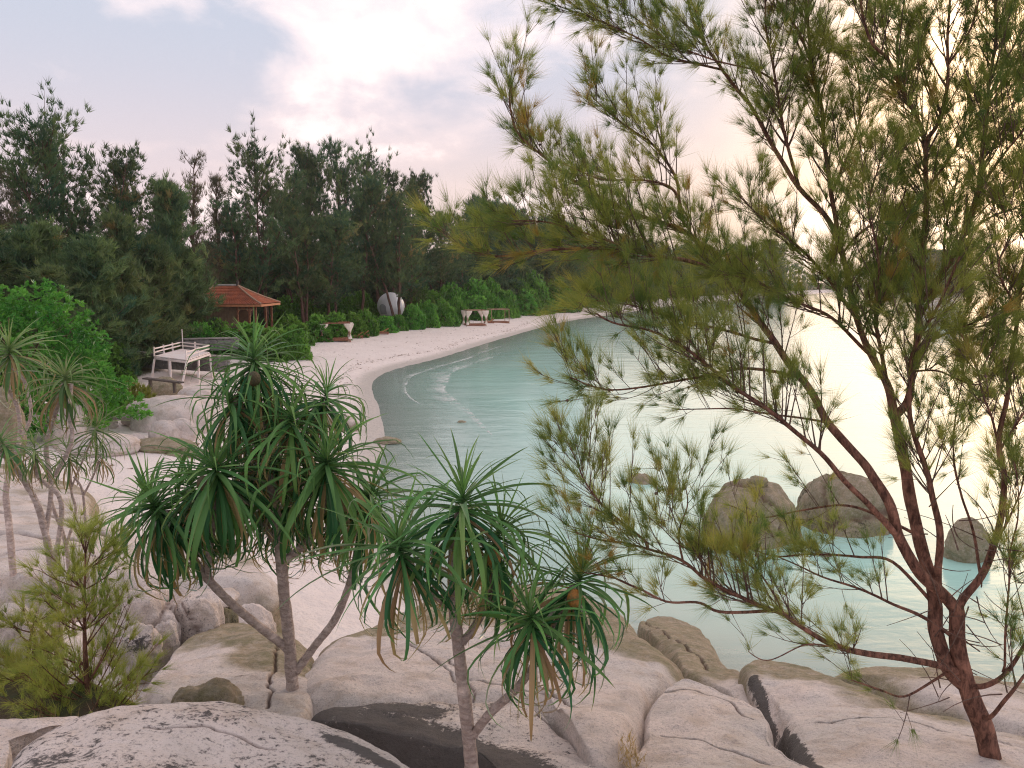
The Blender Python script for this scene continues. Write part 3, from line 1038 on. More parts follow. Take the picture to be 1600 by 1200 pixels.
# rocks in the sea
bould_px('boulder standing in the sea with broken capstone on top', 1176, 791, 138, 72, 22.6, dep=2.5, sink=2.3, seed=42, amp=0.12, tide=9.0, block=0.25, crackn=3)
bould_px('small broken stone on top of the sea boulder', 1184, 753, 28, 16, 22.4, tide=9.0, seed=44, amp=0.2, block=0.5, sub=4, sink=1.1)
bould_px('larger dark boulder in the sea behind the casuarina stems', 1322, 781, 150, 82, 23.6, dep=3.0, sink=2.3, seed=45, amp=0.11, tide=9.0, crackn=3, stain=0.3)
bould_px('grey boulder in the sea seen through the right hand stems', 1513, 830, 64, 36, 20.5, sink=2.4, seed=46, amp=0.1, tide=9.0)
bould_px('small flat rock alone in the open water', 1003, 749, 52, 20, 28.7, sink=2.6, seed=48, amp=0.14, tide=9.0)
bould_px('tiny rock breaking the surface of the bay', 722, 661, 17, 8, 41.0, seed=49, amp=0.2, sub=4, tide=9.0)
bould_px('big pale sea rock far out beyond the casuarina', 1468, 487, 62, 44, 128.0, seed=50, amp=0.14, tide=0.8)

# ------------------------------------------------------------------ foliage tools
def rand_unit(rng, n):
    v = rng.normal(size=(n, 3))
    return v / np.linalg.norm(v, axis=1)[:, None]


def norm(v):
    return v / (np.linalg.norm(v, axis=-1, keepdims=True) + 1e-9)


def blades(C, D, n, lmin, lmax, width, spread, rng, jitter=0.0, tint=None, tvar=0.35, droop=0.0):
    """n thin blades from each centre C along D; returns V, tris, tint"""
    m = len(C)
    Cn = np.repeat(C, n, 0)
    Dn = np.repeat(norm(D), n, 0)
    k = m * n
    dirs = norm(Dn + rand_unit(rng, k) * spread * rng.uniform(0.3, 1.0, (k, 1)))
    if droop:
        dirs = norm(dirs + np.array([0, 0, -droop]) * rng.uniform(0, 1, (k, 1)))
    L = rng.uniform(lmin, lmax, (k, 1))
    side = norm(np.cross(dirs, rand_unit(rng, k)))
    base = Cn + rand_unit(rng, k) * jitter * rng.uniform(0, 1, (k, 1))
    w = width * rng.uniform(0.7, 1.3, (k, 1)) / 2
    V = np.stack([base - side * w, base + side * w, base + dirs * L], 1).reshape(-1, 3)
    T = np.arange(k * 3).reshape(-1, 3)
    tb = np.repeat(tint if tint is not None else rng.uniform(0, 1, m), n) + rng.uniform(-tvar, tvar, k)
    tb = np.clip(tb, 0, 2)
    return V, T, np.repeat(tb, 3)


def leaves(C, N, size, rng, aspect=0.45, tint=None, up=0.3):
    """one folded leaf (4 tris) per centre, roughly facing N"""
    m = len(C)
    N = norm(N)
    d = norm(np.cross(N, rand_unit(rng, m)) + N * rng.uniform(0.1, 0.8, (m, 1)) + np.array([0, 0, up]))
    s = norm(np.cross(d, N))
    nn = np.cross(s, d)
    L = size * rng.uniform(0.7, 1.25, (m, 1))
    w = L * aspect / 2
    V = np.stack([C, C + d * L * 0.55 + s * w + nn * w * 0.3, C + d * L * 0.58 - nn * L * 0.02, C + d * L * 0.55 - s * w + nn * w * 0.3, C + d * L - nn * L * 0.08], 1).reshape(-1, 3)
    b = np.arange(m)[:, None] * 5
    T = np.concatenate([b + np.array([[0, 1, 2]]), b + np.array([[0, 2, 3]]), b + np.array([[1, 4, 2]]), b + np.array([[2, 4, 3]])])
    tb = tint if tint is not None else rng.uniform(0, 1, m)
    return V, T, np.repeat(np.clip(tb, 0, 2), 5)


# ------------------------------------------------------------------ the near casuarina
def build_near_casuarina():
    rng = np.random.default_rng(5)
    base = at(1556, 1235, 5.0)
    base[2] -= 0.15
    th = thing('casuarina_tree', 'large leaning casuarina with many reddish stems growing from the pale slab', 'tree', base)
    wood = MB()
    limbs = []            # (points, radii) for foliage

    def limb(pts, r0, r1, f0=0.35, dens=1.0, sides=9):
        P = np.array([at(px, py, d) for px, py, d in pts])
        n = max(8, len(pts) * 5)
        S = spline(P, n)
        S[1:-1] += 0.012 * np.stack([vnoise(S[1:-1] * 4 + k * 9.1, 3 + k) for k in range(3)], 1)
        u = np.linspace(0, 1, n)
        rad = 0.63 * (r0 + (r1 - r0) * u ** 0.8)
        wood.tube(S, rad, sides, wob=0.12, seed=len(limbs))
        limbs.append((S, rad, f0, dens))
        return S

    # trunk and the stems that fork from it
    limb([(1562, 1245, 5.0), (1540, 1150, 5.0), (1520, 1095, 5.0), (1508, 1062, 5.02), (1498, 1010, 5.05), (1494, 950, 5.1)], 0.118, 0.075, 2.0, sides=14)
    limb([(1512, 1075, 5.02), (1483, 1046, 5.05), (1462, 983, 5.15), (1460, 942, 5.2), (1454, 896, 5.25), (1433, 837, 5.3), (1424, 775, 5.35), (1408, 700, 5.4), (1398, 645, 5.45)], 0.085, 0.055, 0.95, 0.4, sides=11)
    limb([(1398, 648, 5.45), (1388, 605, 5.5), (1362, 556, 5.6), (1340, 500, 5.7), (1318, 400, 5.8), (1298, 300, 5.9), (1283, 175, 6.0), (1266, 96, 6.0), (1260, 0, 6.1), (1256, -120, 6.1)], 0.05, 0.012, 0.15, 1.3)
    limb([(1400, 650, 5.45), (1419, 627, 5.45), (1426, 582, 5.4), (1437, 507, 5.4), (1437, 474, 5.4), (1443, 380, 5.4), (1446, 300, 5.4), (1446, 217, 5.4), (1412, 145, 5.4), (1387, 92, 5.4), (1360, 62, 5.4), (1347, 0, 5.4), (1340, -90, 5.4)], 0.048, 0.010, 0.2, 1.2)
    limb([(1446, 220, 5.4), (1470, 185, 5.35), (1482, 100, 5.3), (1482, 0, 5.3), (1486, -110, 5.3)], 0.024, 0.008, 0.1, 1.2)
    limb([(1437, 474, 5.4), (1460, 444, 5.35), (1505, 372, 5.3), (1528, 300, 5.2), (1537, 225, 5.2), (1550, 100, 5.2), (1557, 0, 5.2), (1562, -120, 5.2)], 0.036, 0.010, 0.12, 1.3)
    limb([(1466, 935, 5.2), (1468, 850, 5.15), (1462, 792, 5.1), (1437, 710, 5.1), (1420, 631, 5.1), (1432, 540, 5.0), (1470, 470, 4.9), (1500, 400, 4.9)], 0.045, 0.010, 0.3, 0.9)
    limb([(1494, 955, 5.1), (1471, 927, 5.05), (1433, 892, 5.0), (1404, 837, 5.0), (1387, 783, 5.0), (1362, 742, 5.05), (1344, 717, 5.1), (1295, 661, 5.2), (1250, 590, 5.3), (1212, 537, 5.4), (1175, 481, 5.5), (1137, 436, 5.6), (1105, 405, 5.7), (1077, 365, 5.8), (987, 331, 5.9), (947, 312, 6.0), (907, 288, 6.0), (859, 253, 6.0), (813, 211, 6.0), (797, 165, 6.0), (797, 130, 6.0)], 0.068, 0.008, 0.42, 1.0, sides=11)
    limb([(1404, 840, 5.0), (1370, 800, 4.9), (1321, 755, 4.8), (1280, 706, 4.8), (1212, 650, 4.8), (1156, 612, 4.8), (1100, 564, 4.8), (1030, 520, 4.8), (960, 505, 4.8), (930, 490, 4.8)], 0.036, 0.008, 0.35, 1.1)
    limb([(1070, 355, 5.8), (1056, 301, 5.75), (1027, 283, 5.7), (987, 279, 5.7), (933, 277, 5.7), (880, 255, 5.7)], 0.020, 0.006, 0.2)
    limb([(1062, 330, 5.8), (1056, 280, 5.9), (1024, 229, 5.9), (987, 203, 5.9), (955, 178, 5.9), (925, 150, 5.9)], 0.020, 0.006, 0.2)
    limb([(1137, 436, 5.6), (1090, 412, 5.4), (1021, 397, 5.3), (955, 387, 5.3), (853, 391, 5.3), (770, 400, 5.3), (715, 385, 5.3)], 0.026, 0.007, 0.25, 1.2)
    limb([(1021, 397, 5.3), (940, 372, 5.2), (860, 350, 5.2), (790, 345, 5.2)], 0.014, 0.006, 0.1, 1.2)
    limb([(1318, 400, 5.8), (1298, 350, 5.9), (1248, 292, 6.0), (1204, 219, 6.1), (1175, 166, 6.2), (1140, 122, 6.3), (1126, 105, 6.3), (1088, 44, 6.4), (1070, -20, 6.4), (1050, -80, 6.4)], 0.034, 0.010, 0.3, 1.0)
    limb([(1248, 292, 6.0), (1225, 200, 5.9), (1214, 140, 5.9), (1200, 60, 5.9), (1190, -60, 5.9)], 0.022, 0.008, 0.15, 1.1)
    limb([(1131, 109, 6.3), (1082, 98, 6.2), (1027, 80, 6.2), (960, 42, 6.2), (890, 15, 6.2), (845, 2, 6.2)], 0.016, 0.005, 0.1, 1.0)
    limb([(1216, 131, 5.9), (1180, 110, 6.0), (1110, 92, 6.1), (1030, 55, 6.2), (975, 12, 6.2)], 0.014, 0.005, 0.2, 1.0)
    limb([(1266, 96, 6.0), (1240, 40, 6.0), (1216, 6, 6.0), (1190, -50, 6.0)], 0.018, 0.007, 0.2, 1.0)
    limb([(1340, 500, 5.7), (1290, 430, 5.6), (1240, 380, 5.5), (1190, 340, 5.5), (1150, 300, 5.5)], 0.022, 0.007, 0.2, 1.3)
    limb([(1362, 556, 5.6), (1300, 500, 5.5), (1240, 470, 5.4), (1180, 440, 5.4), (1120, 430, 5.4)], 0.022, 0.007, 0.2, 1.2)
    limb([(1387, 605, 5.5), (1370, 500, 5.3), (1375, 420, 5.2), (1360, 330, 5.2), (1375, 250, 5.2)], 0.024, 0.007, 0.15, 1.4)
    limb([(1437, 500, 5.4), (1470, 430, 5.6), (1480, 340, 5.7), (1500, 260, 5.8)], 0.020, 0.007, 0.2, 1.1)
    limb([(1250, 590, 5.3), (1190, 575, 5.2), (1110, 585, 5.1), (1030, 600, 5.1), (950, 610, 5.1), (890, 590, 5.1)], 0.020, 0.006, 0.25, 1.0)
    limb([(1295, 661, 5.2), (1220, 650, 5.1), (1140, 640, 5.0), (1060, 640, 5.0)], 0.014, 0.005, 0.3, 0.5)
    limb([(1212, 537, 5.4), (1140, 520, 5.3), (1060, 500, 5.3), (1000, 480, 5.3), (930, 470, 5.3)], 0.018, 0.006, 0.15, 1.1)
    # right hand stems
    limb([(1494, 955, 5.1), (1504, 937, 5.1), (1533, 900, 5.1), (1554, 858, 5.1), (1565, 796, 5.1), (1567, 742, 5.1), (1562, 700, 5.1), (1574, 600, 5.1), (1592, 480, 5.1), (1606, 350, 5.1), (1612, 200, 5.1), (1620, 60, 5.1)], 0.050, 0.010, 0.4, 0.75)
    limb([(1562, 690, 5.1), (1540, 620, 5.0), (1520, 560, 5.0), (1500, 520, 5.0)], 0.014, 0.005, 0.2, 0.8)
    limb([(1574, 600, 5.1), (1550, 540, 5.2), (1555, 470, 5.2), (1540, 420, 5.2)], 0.014, 0.005, 0.2, 0.6)
    limb([(1533, 900, 5.1), (1520, 830, 5.3), (1500, 770, 5.4), (1490, 700, 5.5), (1500, 620, 5.5), (1520, 540, 5.5)], 0.018, 0.006, 0.3, 0.7)
    limb([(1508, 1070, 5.0), (1537, 1071, 4.95), (1567, 1054, 4.9), (1600, 1008, 4.9), (1640, 940, 4.9), (1660, 820, 4.9), (1655, 680, 4.9)], 0.035, 0.008, 0.25, 0.7)
    limb([(1528, 1115, 5.0), (1546, 1120, 4.9), (1575, 1087, 4.8), (1605, 1050, 4.8), (1650, 1000, 4.8)], 0.030, 0.010, 0.5, 0.5)
    limb([(1567, 1050, 4.9), (1572, 960, 4.9), (1580, 880, 4.9), (1590, 800, 4.9), (1585, 720, 4.9)], 0.014, 0.005, 0.2, 0.6)
    # fuller crown on the right
    limb([(1446, 300, 5.4), (1480, 250, 5.5), (1520, 190, 5.6), (1560, 120, 5.6), (1600, 40, 5.6)], 0.016, 0.006, 0.1, 1.3)
    limb([(1528, 300, 5.2), (1565, 250, 5.1), (1600, 200, 5.0), (1640, 140, 5.0)], 0.016, 0.006, 0.1, 1.3)
    limb([(1505, 372, 5.3), (1545, 340, 5.4), (1590, 320, 5.5), (1630, 290, 5.5)], 0.014, 0.006, 0.15, 1.2)
    limb([(1412, 145, 5.4), (1400, 80, 5.6), (1410, 20, 5.7), (1420, -60, 5.7)], 0.014, 0.006, 0.1, 1.3)
    limb([(1482, 100, 5.3), (1510, 60, 5.2), (1530, 0, 5.2), (1540, -60, 5.2)], 0.014, 0.006, 0.1, 1.3)
    limb([(1298, 300, 5.9), (1330, 230, 5.8), (1345, 160, 5.8), (1330, 90, 5.8)], 0.016, 0.006, 0.1, 1.3)
    limb([(1318, 400, 5.8), (1350, 360, 5.6), (1400, 330, 5.5), (1420, 270, 5.5)], 0.016, 0.006, 0.1, 1.3)
    limb([(1592, 480, 5.1), (1560, 420, 5.0), (1575, 360, 5.0), (1560, 300, 5.0)], 0.012, 0.005, 0.1, 1.0)
    limb([(1565, 700, 5.1), (1600, 640, 5.0), (1620, 560, 5.0), (1600, 500, 5.0)], 0.014, 0.005, 0.15, 1.0)
    limb([(1437, 540, 5.4), (1480, 520, 5.3), (1530, 500, 5.2), (1580, 470, 5.2)], 0.014, 0.005, 0.15, 1.2)
    limb([(1426, 582, 5.4), (1470, 580, 5.2), (1520, 600, 5.2), (1560, 580, 5.2)], 0.013, 0.005, 0.15, 1.1)
    limb([(1554, 858, 5.1), (1580, 800, 5.2), (1600, 740, 5.2), (1605, 660, 5.2)], 0.013, 0.005, 0.15, 1.0)
    limb([(1340, 500, 5.7), (1390, 460, 5.8), (1420, 400, 5.9), (1410, 340, 5.9)], 0.016, 0.006, 0.1, 1.3)
    # low limbs reaching left over the water
    limb([(1500, 1052, 5.03), (1470, 1040, 4.95), (1412, 1029, 4.9), (1350, 1021, 4.85), (1319, 1014, 4.8), (1292, 1002, 4.8), (1225, 961, 4.8), (1193, 950, 4.8), (1110, 910, 4.8), (1067, 877, 4.8), (1020, 860, 4.8), (977, 847, 4.8), (940, 843, 4.8), (900, 832, 4.8)], 0.042, 0.007, 0.3, 1.0)
    limb([(1012, 857, 4.8), (1007, 843, 4.8), (970, 813, 4.8), (943, 790, 4.75), (917, 753, 4.75), (900, 720, 4.75), (885, 690, 4.75)], 0.016, 0.005, 0.15, 1.0)
    limb([(1210, 955, 4.8), (1127, 957, 4.75), (1093, 943, 4.7), (1043, 937, 4.7), (993, 917, 4.7), (960, 902, 4.7), (910, 893, 4.7)], 0.018, 0.006, 0.5, 0.4)
    limb([(1067, 877, 4.8), (1060, 830, 4.85), (1075, 790, 4.9), (1070, 755, 4.9)], 0.012, 0.005, 0.2, 1.0)
    limb([(1495, 1000, 5.05), (1440, 960, 5.2), (1392, 940, 5.3), (1330, 915, 5.3), (1260, 890, 5.3), (1215, 870, 5.3)], 0.024, 0.006, 0.35, 0.6)
    limb([(1460, 945, 5.2), (1400, 880, 5.3), (1340, 870, 5.4), (1270, 865, 5.4), (1215, 870, 5.4), (1160, 850, 5.4)], 0.022, 0.006, 0.35, 0.6)
    limb([(1480, 1050, 5.0), (1420, 1090, 4.9), (1370, 1075, 4.8), (1330, 1062, 4.8)], 0.016, 0.006, 0.3, 0.5)
    limb([(1319, 1014, 4.8), (1260, 1005, 4.7), (1200, 1030, 4.7), (1170, 1015, 4.7)], 0.010, 0.004, 0.9, 0.2)
    limb([(1433, 837, 5.3), (1360, 800, 5.5), (1310, 790, 5.6), (1250, 800, 5.7), (1190, 810, 5.7), (1140, 790, 5.7)], 0.020, 0.006, 0.35, 0.4)
    limb([(1225, 961, 4.8), (1190, 900, 4.9), (1160, 870, 4.9), (1130, 850, 4.9)], 0.012, 0.005, 0.2, 1.2)
    limb([(1110, 910, 4.8), (1090, 870, 4.8), (1060, 850, 4.8), (1030, 820, 4.8)], 0.010, 0.004, 0.2, 1.0)
    wood.build('trunk', M['cas_bark'], th, smooth=True)

    # twigs and tufts
    tw = MB()
    C, D, TI = [], [], []
    for S, rad, f0, dens in limbs:
        if f0 >= 2: continue
        L = np.concatenate([[0], np.cumsum(np.linalg.norm(np.diff(S, axis=0), axis=1))])
        tot = L[-1]
        Tn = norm(np.gradient(S, axis=0))
        s = f0 * tot
        while s < tot:
            s += rng.exponential(0.035 / dens)
            if s >= tot: break
            u = s / tot
            p = np.array([np.interp(s, L, S[:, k]) for k in range(3)])
            t = np.array([np.interp(s, L, Tn[:, k]) for k in range(3)])
            r = np.interp(s, L, rad)
            side = norm(np.cross(t, rng.normal(size=3)))
            d = norm(t * 0.55 + side * 0.75 + np.array([0, 0, 0.45]))
            ln = rng.uniform(0.14, 0.46) * (1.1 - 0.35 * u)
            k = 5
            uu = np.linspace(0, 1, k)[:, None]
            bend = norm(np.array([0, 0, 1.0]) + 0.5 * t + rng.normal(size=3) * 0.35)
            pts = p + d * ln * uu + bend * (ln * 0.28) * uu ** 2
            tw.tube(pts, np.linspace(min(r * 0.5, 0.0055), 0.0018, k), 4, cap=False)
            # leafy side shoots
            nsub = rng.integers(2, 6)
            tcl = np.clip(rng.normal(0.45, 0.3), 0, 1.05)
            if rng.random() < 0.05: tcl = rng.uniform(1.2, 1.8)
            tipd = norm(pts[-1] - pts[-2])
            C.append(pts[-1]); D.append(tipd); TI.append(tcl)
            for q in range(nsub):
                v = rng.uniform(0.25, 0.95)
                b = p + d * ln * v + bend * (ln * 0.28) * v * v
                dd = norm(tipd + rng.normal(size=3) * 0.55 + np.array([0, 0, 0.25]))
                l2 = rng.uniform(0.04, 0.15)
                tw.tube(np.array([b, b + dd * l2 * 0.6, b + dd * l2]), [0.0022, 0.0018, 0.0014], 3, cap=False)
                C.append(b + dd * l2); D.append(dd); TI.append(tcl + rng.uniform(-0.15, 0.15))
        C.append(S[-1]); D.append(Tn[-1]); TI.append(0.5)
    # bare grey twigs on the right
    for k in range(46):
        b = at(rng.uniform(1440, 1600), rng.uniform(780, 1090), rng.uniform(4.8, 5.3))
        d = norm(rng.normal(size=3) * np.array([1, 0.6, 0.6]) + np.array([0, 0, 0.3]))
        ln = rng.uniform(0.2, 0.55)
        uu = np.linspace(0, 1, 6)[:, None]
        pts = b + d * ln * uu + rand_unit(rng, 1) * ln * 0.3 * uu ** 2
        tw.tube(pts, np.linspace(0.005, 0.0018, 6), 4, cap=False)
    tw.build('twigs', M['cas_twig'], th, smooth=True)['kind'] = 'stuff'
    C = np.array(C); D = np.array(D); TI = np.array(TI)
    V, T, tt = blades(C, D, 42, 0.06, 0.20, 0.0021, 0.72, rng, 0.022, TI + 0.12, 0.3)
    me = make_mesh('needles', V, [T], False, {'tint': tt})
    obj('needles', me, M['needle'], th)['kind'] = 'stuff'
    # small woody cones
    idx = rng.choice(len(C), 60, replace=False)
    Vi, Fi = ico(1)
    cn = MB()
    for i in idx:
        cn.add(Vi * 0.011 + C[i] - D[i] * 0.05, None, Fi)
    cn.build('cones', M['cas_twig'], th)['kind'] = 'stuff'


build_near_casuarina()


# ------------------------------------------------------------------ casuarina saplings
def sapling(label, bpx, bpy_, d, top_py, spread, nb, seed, tint=0.6, needle_n=34, lean=0.0, low=1.15):
    rng = np.random.default_rng(seed)
    b = at(bpx, bpy_, d)
    top = at(bpx + lean, top_py, d)
    th = thing('casuarina_sapling', label, 'tree', b)
    w = MB(); C, D, TI = [], [], []
    n = 12
    S = spline(np.array([[b[0], b[1], min(gz(b[0], b[1]), b[2]) - 0.12], b * 0.6 + top * 0.4 + rng.normal(size=3) * 0.03, top]), n)
    w.tube(S, np.linspace(0.026, 0.004, n), 8, wob=0.1)
    H = np.linalg.norm(top - b)
    for k in range(nb):
        u = rng.uniform(0.05, 0.97) ** low
        p = S[int(u * (n - 1))]
        az = rng.uniform(0, 2 * math.pi)
        dr = norm(np.array([math.cos(az), math.sin(az) * 0.8, rng.uniform(0.2, 0.9)]))
        ln = spread * (1.05 - u) ** 0.7 * rng.uniform(0.5, 1.1) + 0.08
        uu = np.linspace(0, 1, 7)[:, None]
        pts = p + dr * ln * uu + np.array([0, 0, 1]) * ln * 0.22 * uu ** 2
        w.tube(pts, np.linspace(0.007, 0.002, 7), 4, cap=False)
        tcl = np.clip(rng.normal(tint, 0.25), 0, 1.1)
        for q in np.arange(0.3, 1.0, 0.075):
            bb = p + dr * ln * q + np.array([0, 0, 1]) * ln * 0.22 * q * q
            dd = norm(dr * 0.7 + rng.normal(size=3) * 0.55 + np.array([0, 0, 0.5]))
            l2 = rng.uniform(0.03, 0.14)
            w.tube(np.array([bb, bb + dd * l2]), [0.002, 0.0014], 3, cap=False)
            C.append(bb + dd * l2); D.append(dd); TI.append(tcl)
    w.build('trunk', M['cas_bark'], th, smooth=True)
    V, T, tt = blades(np.array(C), np.array(D), needle_n, 0.07, 0.18, 0.0026, 0.65, rng, 0.015, np.array(TI), 0.25)
    obj('needles', make_mesh('needles', V, [T], False, {'tint': tt}), M['needle'], th)['kind'] = 'stuff'


sapling('soft yellow green casuarina sapling bushing out between the rocks behind the dry grass', 140, 1112, 5.6, 845, 0.56, 64, 4, 1.05, lean=-6, low=2.0)
sapling('small casuarina seedling against the dark grey boulder', 55, 1095, 6.0, 960, 0.40, 30, 8, 0.95, low=1.6)


# ------------------------------------------------------------------ pandanus
def leaf_variant(k, rng):
    """strap leaf of unit length along +X with a keel, bending down; k 0 (stiff) .. 1 (strongly drooping)"""
    n = 11
    u = np.linspace(0, 1, n)
    ang = -k * 2.1 * u ** 1.6
    kink = 0
    if k > 0.35:
        kp = rng.uniform(0.45, 0.7)
        kink = -rng.uniform(0.3, 0.9) * sstep(u, kp - 0.05, kp + 0.08)
    ang = ang + kink + 0.15 * k
    dx = np.cos(ang) / (n - 1); dz = np.sin(ang) / (n - 1)
    x = np.concatenate([[0], np.cumsum(dx[:-1])]); z = np.concatenate([[0], np.cumsum(dz[:-1])])
    y = 0.04 * rng.uniform(-1, 1) * u ** 2
    w = 0.030 * np.minimum(1, (0.75 + 0.6 * u)) * np.clip((1 - u) / 0.55, 0, 1) ** 0.75 + 0.0006
    tw = rng.uniform(-0.6, 0.6) * u ** 1.5
    V = []
    for s, dzz in ((-1, 0.42), (-0.5, 0.16), (0, 0.0), (0.5, 0.16), (1, 0.42)):
        yy = y + s * w * np.cos(tw) * 0.92
        nx, nz = -np.sin(ang), np.cos(ang)
        hh = dzz * w * 1.0 + s * w * np.sin(tw)
        V.append(np.stack([x + nx * hh, yy, z + nz * hh], 1))
    V = np.concatenate(V)
    Q = [[c * n + i, c * n + i + 1, (c + 1) * n + i + 1, (c + 1) * n + i] for c in range(4) for i in range(n - 1)]
    return V, np.array(Q), np.tile(u, 5)


LEAF = {}


def leaf_mesh(level, var, age, matkey):
    """shared mesh data: level of droop 0..6, a few variants, age 0 young .. 3 dead"""
    key = (level, var, age, matkey)
    if key not in LEAF:
        rng = np.random.default_rng(level * 31 + var * 7 + 1)
        V, Q, u = leaf_variant(level / 6.0, rng)
        base = {0: 0.95, 1: 0.45, 2: 0.15, 3: 1.9}[age]
        tint = base + 0.25 * u * (age < 2) + rng.uniform(-0.12, 0.12)
        if age == 2: tint = tint + sstep(u, 0.72, 1.0) * 1.5
        if age == 1: tint = tint + sstep(u, 0.9, 1.0) * 1.1
        LEAF[key] = make_mesh('leaf', V, [Q], True, {'tint': np.clip(tint, 0, 2)})
        LEAF[key].materials.append(M[matkey])
    return LEAF[key]


def leaf_matrix(c, axis, az, elev, length, roll, rng):
    """elev measured from the rosette's equator"""
    axis = Vector(axis).normalized()
    ref = axis.orthogonal().normalized()
    rad = Matrix.Rotation(az, 3, axis) @ ref
    xdir = (rad * math.cos(elev) + axis * math.sin(elev)).normalized()
    up = (axis - xdir * axis.dot(xdir))
    if up.length < 1e-3: up = rad * -1
    # bend in the vertical plane so that leaves fall with gravity
    gup = Vector((0, 0, 1)) - xdir * xdir.z
    up = (up.normalized() * 0.35 + gup * 0.9).normalized() if gup.length > 0.05 else up.normalized()
    up = (up - xdir * up.dot(xdir)).normalized()
    ydir = up.cross(xdir).normalized()
    rot = Matrix((xdir, ydir, up)).transposed()
    rot = rot @ Matrix.Rotation(roll, 3, 'X')
    return Matrix.Translation(Vector(c)) @ rot.to_4x4() @ Matrix.Diagonal((length, length * 1.0, length, 1))


def rosette(th, c, axis, n, length, rng, matkey='pan_leaf', join=None, dead=6, quota=60, droop=0.0):
    """spiral crown: upright young leaves inside, arching then hanging ones outside, dry ones beneath"""
    for i in range(n + dead):
        isdead = i >= n
        f = i / max(n - 1, 1) if not isdead else 1.0
        az = i * 2.39996 + rng.uniform(-0.25, 0.25)
        elev = R(80) - f ** 0.6 * R(132 + 14 * droop) + rng.uniform(-0.2, 0.2)
        if isdead: elev = R(-35) - rng.uniform(0, 0.8)
        lev = int(np.clip(round(0.9 + 0.9 * droop + f * 5.4 + rng.normal() * 1.1), 0, 6))
        if isdead: lev = int(rng.integers(2, 6))
        age = 3 if isdead else (0 if f < 0.15 else (1 if f < 0.55 else 2))
        if not isdead and rng.random() < 0.12: age = 0 if age else 1
        if not isdead and f > 0.6 and rng.random() < 0.22: age = 3
        ln = length * rng.uniform(0.75, 1.15) * (0.5 + 0.5 * min(1, f * 2.6)) * (0.85 if isdead else 1)
        off = np.asarray(axis) * (0.12 - 0.22 * f)
        ws = rng.uniform(0.62, 0.98) * (0.6 if isdead else 1.0)
        mtx = leaf_matrix(np.asarray(c) + off, axis, az, elev, ln, rng.uniform(-0.3, 0.3), rng) @ Matrix.Diagonal((1, ws, 1, 1))
        me = leaf_mesh(lev, int(rng.integers(0, 4)), age, matkey)
        if join is not None or isdead or i * quota // n == (i - 1) * quota // n:
            tgt = join if join is not None else (rosette.dead if isdead else rosette.rest)
            nv = len(me.vertices)
            co = np.empty(nv * 3, np.float32); me.vertices.foreach_get('co', co)
            co = co.reshape(-1, 3) @ np.array(mtx.to_3x3()).T + np.array(mtx.translation)
            tn = np.empty(nv, np.float32); me.attributes['tint'].data.foreach_get('value', tn)
            tgt.add(co, LEAFQ, None, tn)
        else:
            o = bpy.data.objects.new('leaf', me)
            COL.objects.link(o)
            o.parent = th
            o.matrix_parent_inverse = Matrix.Translation(-Vector(th['_loc']))
            o.matrix_basis = mtx


LEAFQ = np.array([[c * 11 + i, c * 11 + i + 1, (c + 1) * 11 + i + 1, (c + 1) * 11 + i] for c in range(4) for i in range(10)])


def fruit(th, c, r, mk='fruit'):
    V, F = ico(4)
    V = V.copy()
    # knobbly segments like a pineapple
    th_ = np.arctan2(V[:, 1], V[:, 0]); ph = np.arcsin(np.clip(V[:, 2], -1, 1))
    k = np.abs(np.sin(th_ * 6 + ph * 6)) * np.abs(np.sin(th_ * 6 - ph * 6))
    V = V * (1 + 0.10 * k)[:, None] * np.array([1, 1, 1.2]) * r + np.asarray(c)
    obj('fruit', make_mesh('fruit', V, [F], True), M[mk], th)


def pandanus(name, label, base, stems, rosettes, fruits, matkey, seed, join=False, dead=7, group=None, grow=(1.6, 1.05, 0.0)):
    """stems: lists of (px,py,d,radius); rosettes: (px,py,d,axis,n,length)"""
    rng = np.random.default_rng(seed)
    b = at(*base)
    th = thing(name, label, 'tree', b, group)
    w = MB()
    paths = [np.array([at(px, py, d) for px, py, d, r in st]) for st in stems]
    for si, st in enumerate(stems):
        P = paths[si]
        others = [spline(q, 40) for k, q in enumerate(paths) if k != si]
        free = si == 0 or min(np.linalg.norm(q - P[0], axis=1).min() for q in others) > 0.2
        if free:                            # rooted: run down into the ground
            foot = P[0] + (P[0] - P[1]) * 0.3
            foot[2] = min(gz(P[0][0], P[0][1]) - 0.15, P[0][2] - 0.1)
            P = np.concatenate([[foot], P])
            st = [(0, 0, 0, st[0][3] * 1.12)] + list(st)
        n = max(10, len(st) * 7)
        S = spline(P, n)
        rad = np.interp(np.linspace(0, 1, n), np.linspace(0, 1, len(st)), [q[3] for q in st])
        rad = 0.88 * rad * (1 + 0.05 * np.sin(np.arange(n) * 2.1))
        w.tube(S, rad, 12, wob=0.10, seed=seed)
    w.build('trunk', M['pan_bark'], th, smooth=True)
    rosette.dead = MB(); rosette.rest = MB()
    for (px, py, d, ax, n, ln) in rosettes:
        c = at(px, py, d)
        j = MB() if join else None
        rosette(th, c, norm(np.array(ax, float)), int(n * grow[0]), ln * grow[1], rng, matkey, j, dead, 298 // len(rosettes), grow[2])
        if join:
            j.build('leaf_rosette', M[matkey], th, smooth=True, attr='tint')
    if rosette.dead.n:
        rosette.dead.build('dead_leaves', M[matkey], th, smooth=True, attr='tint')['kind'] = 'stuff'
    if rosette.rest.n:
        rosette.rest.build('inner_leaves', M[matkey], th, smooth=True, attr='tint')['kind'] = 'stuff'
    for (px, py, d, r) in fruits:
        fruit(th, at(px, py, d), r, 'fruit' if r < 0.048 else 'green_fruit')


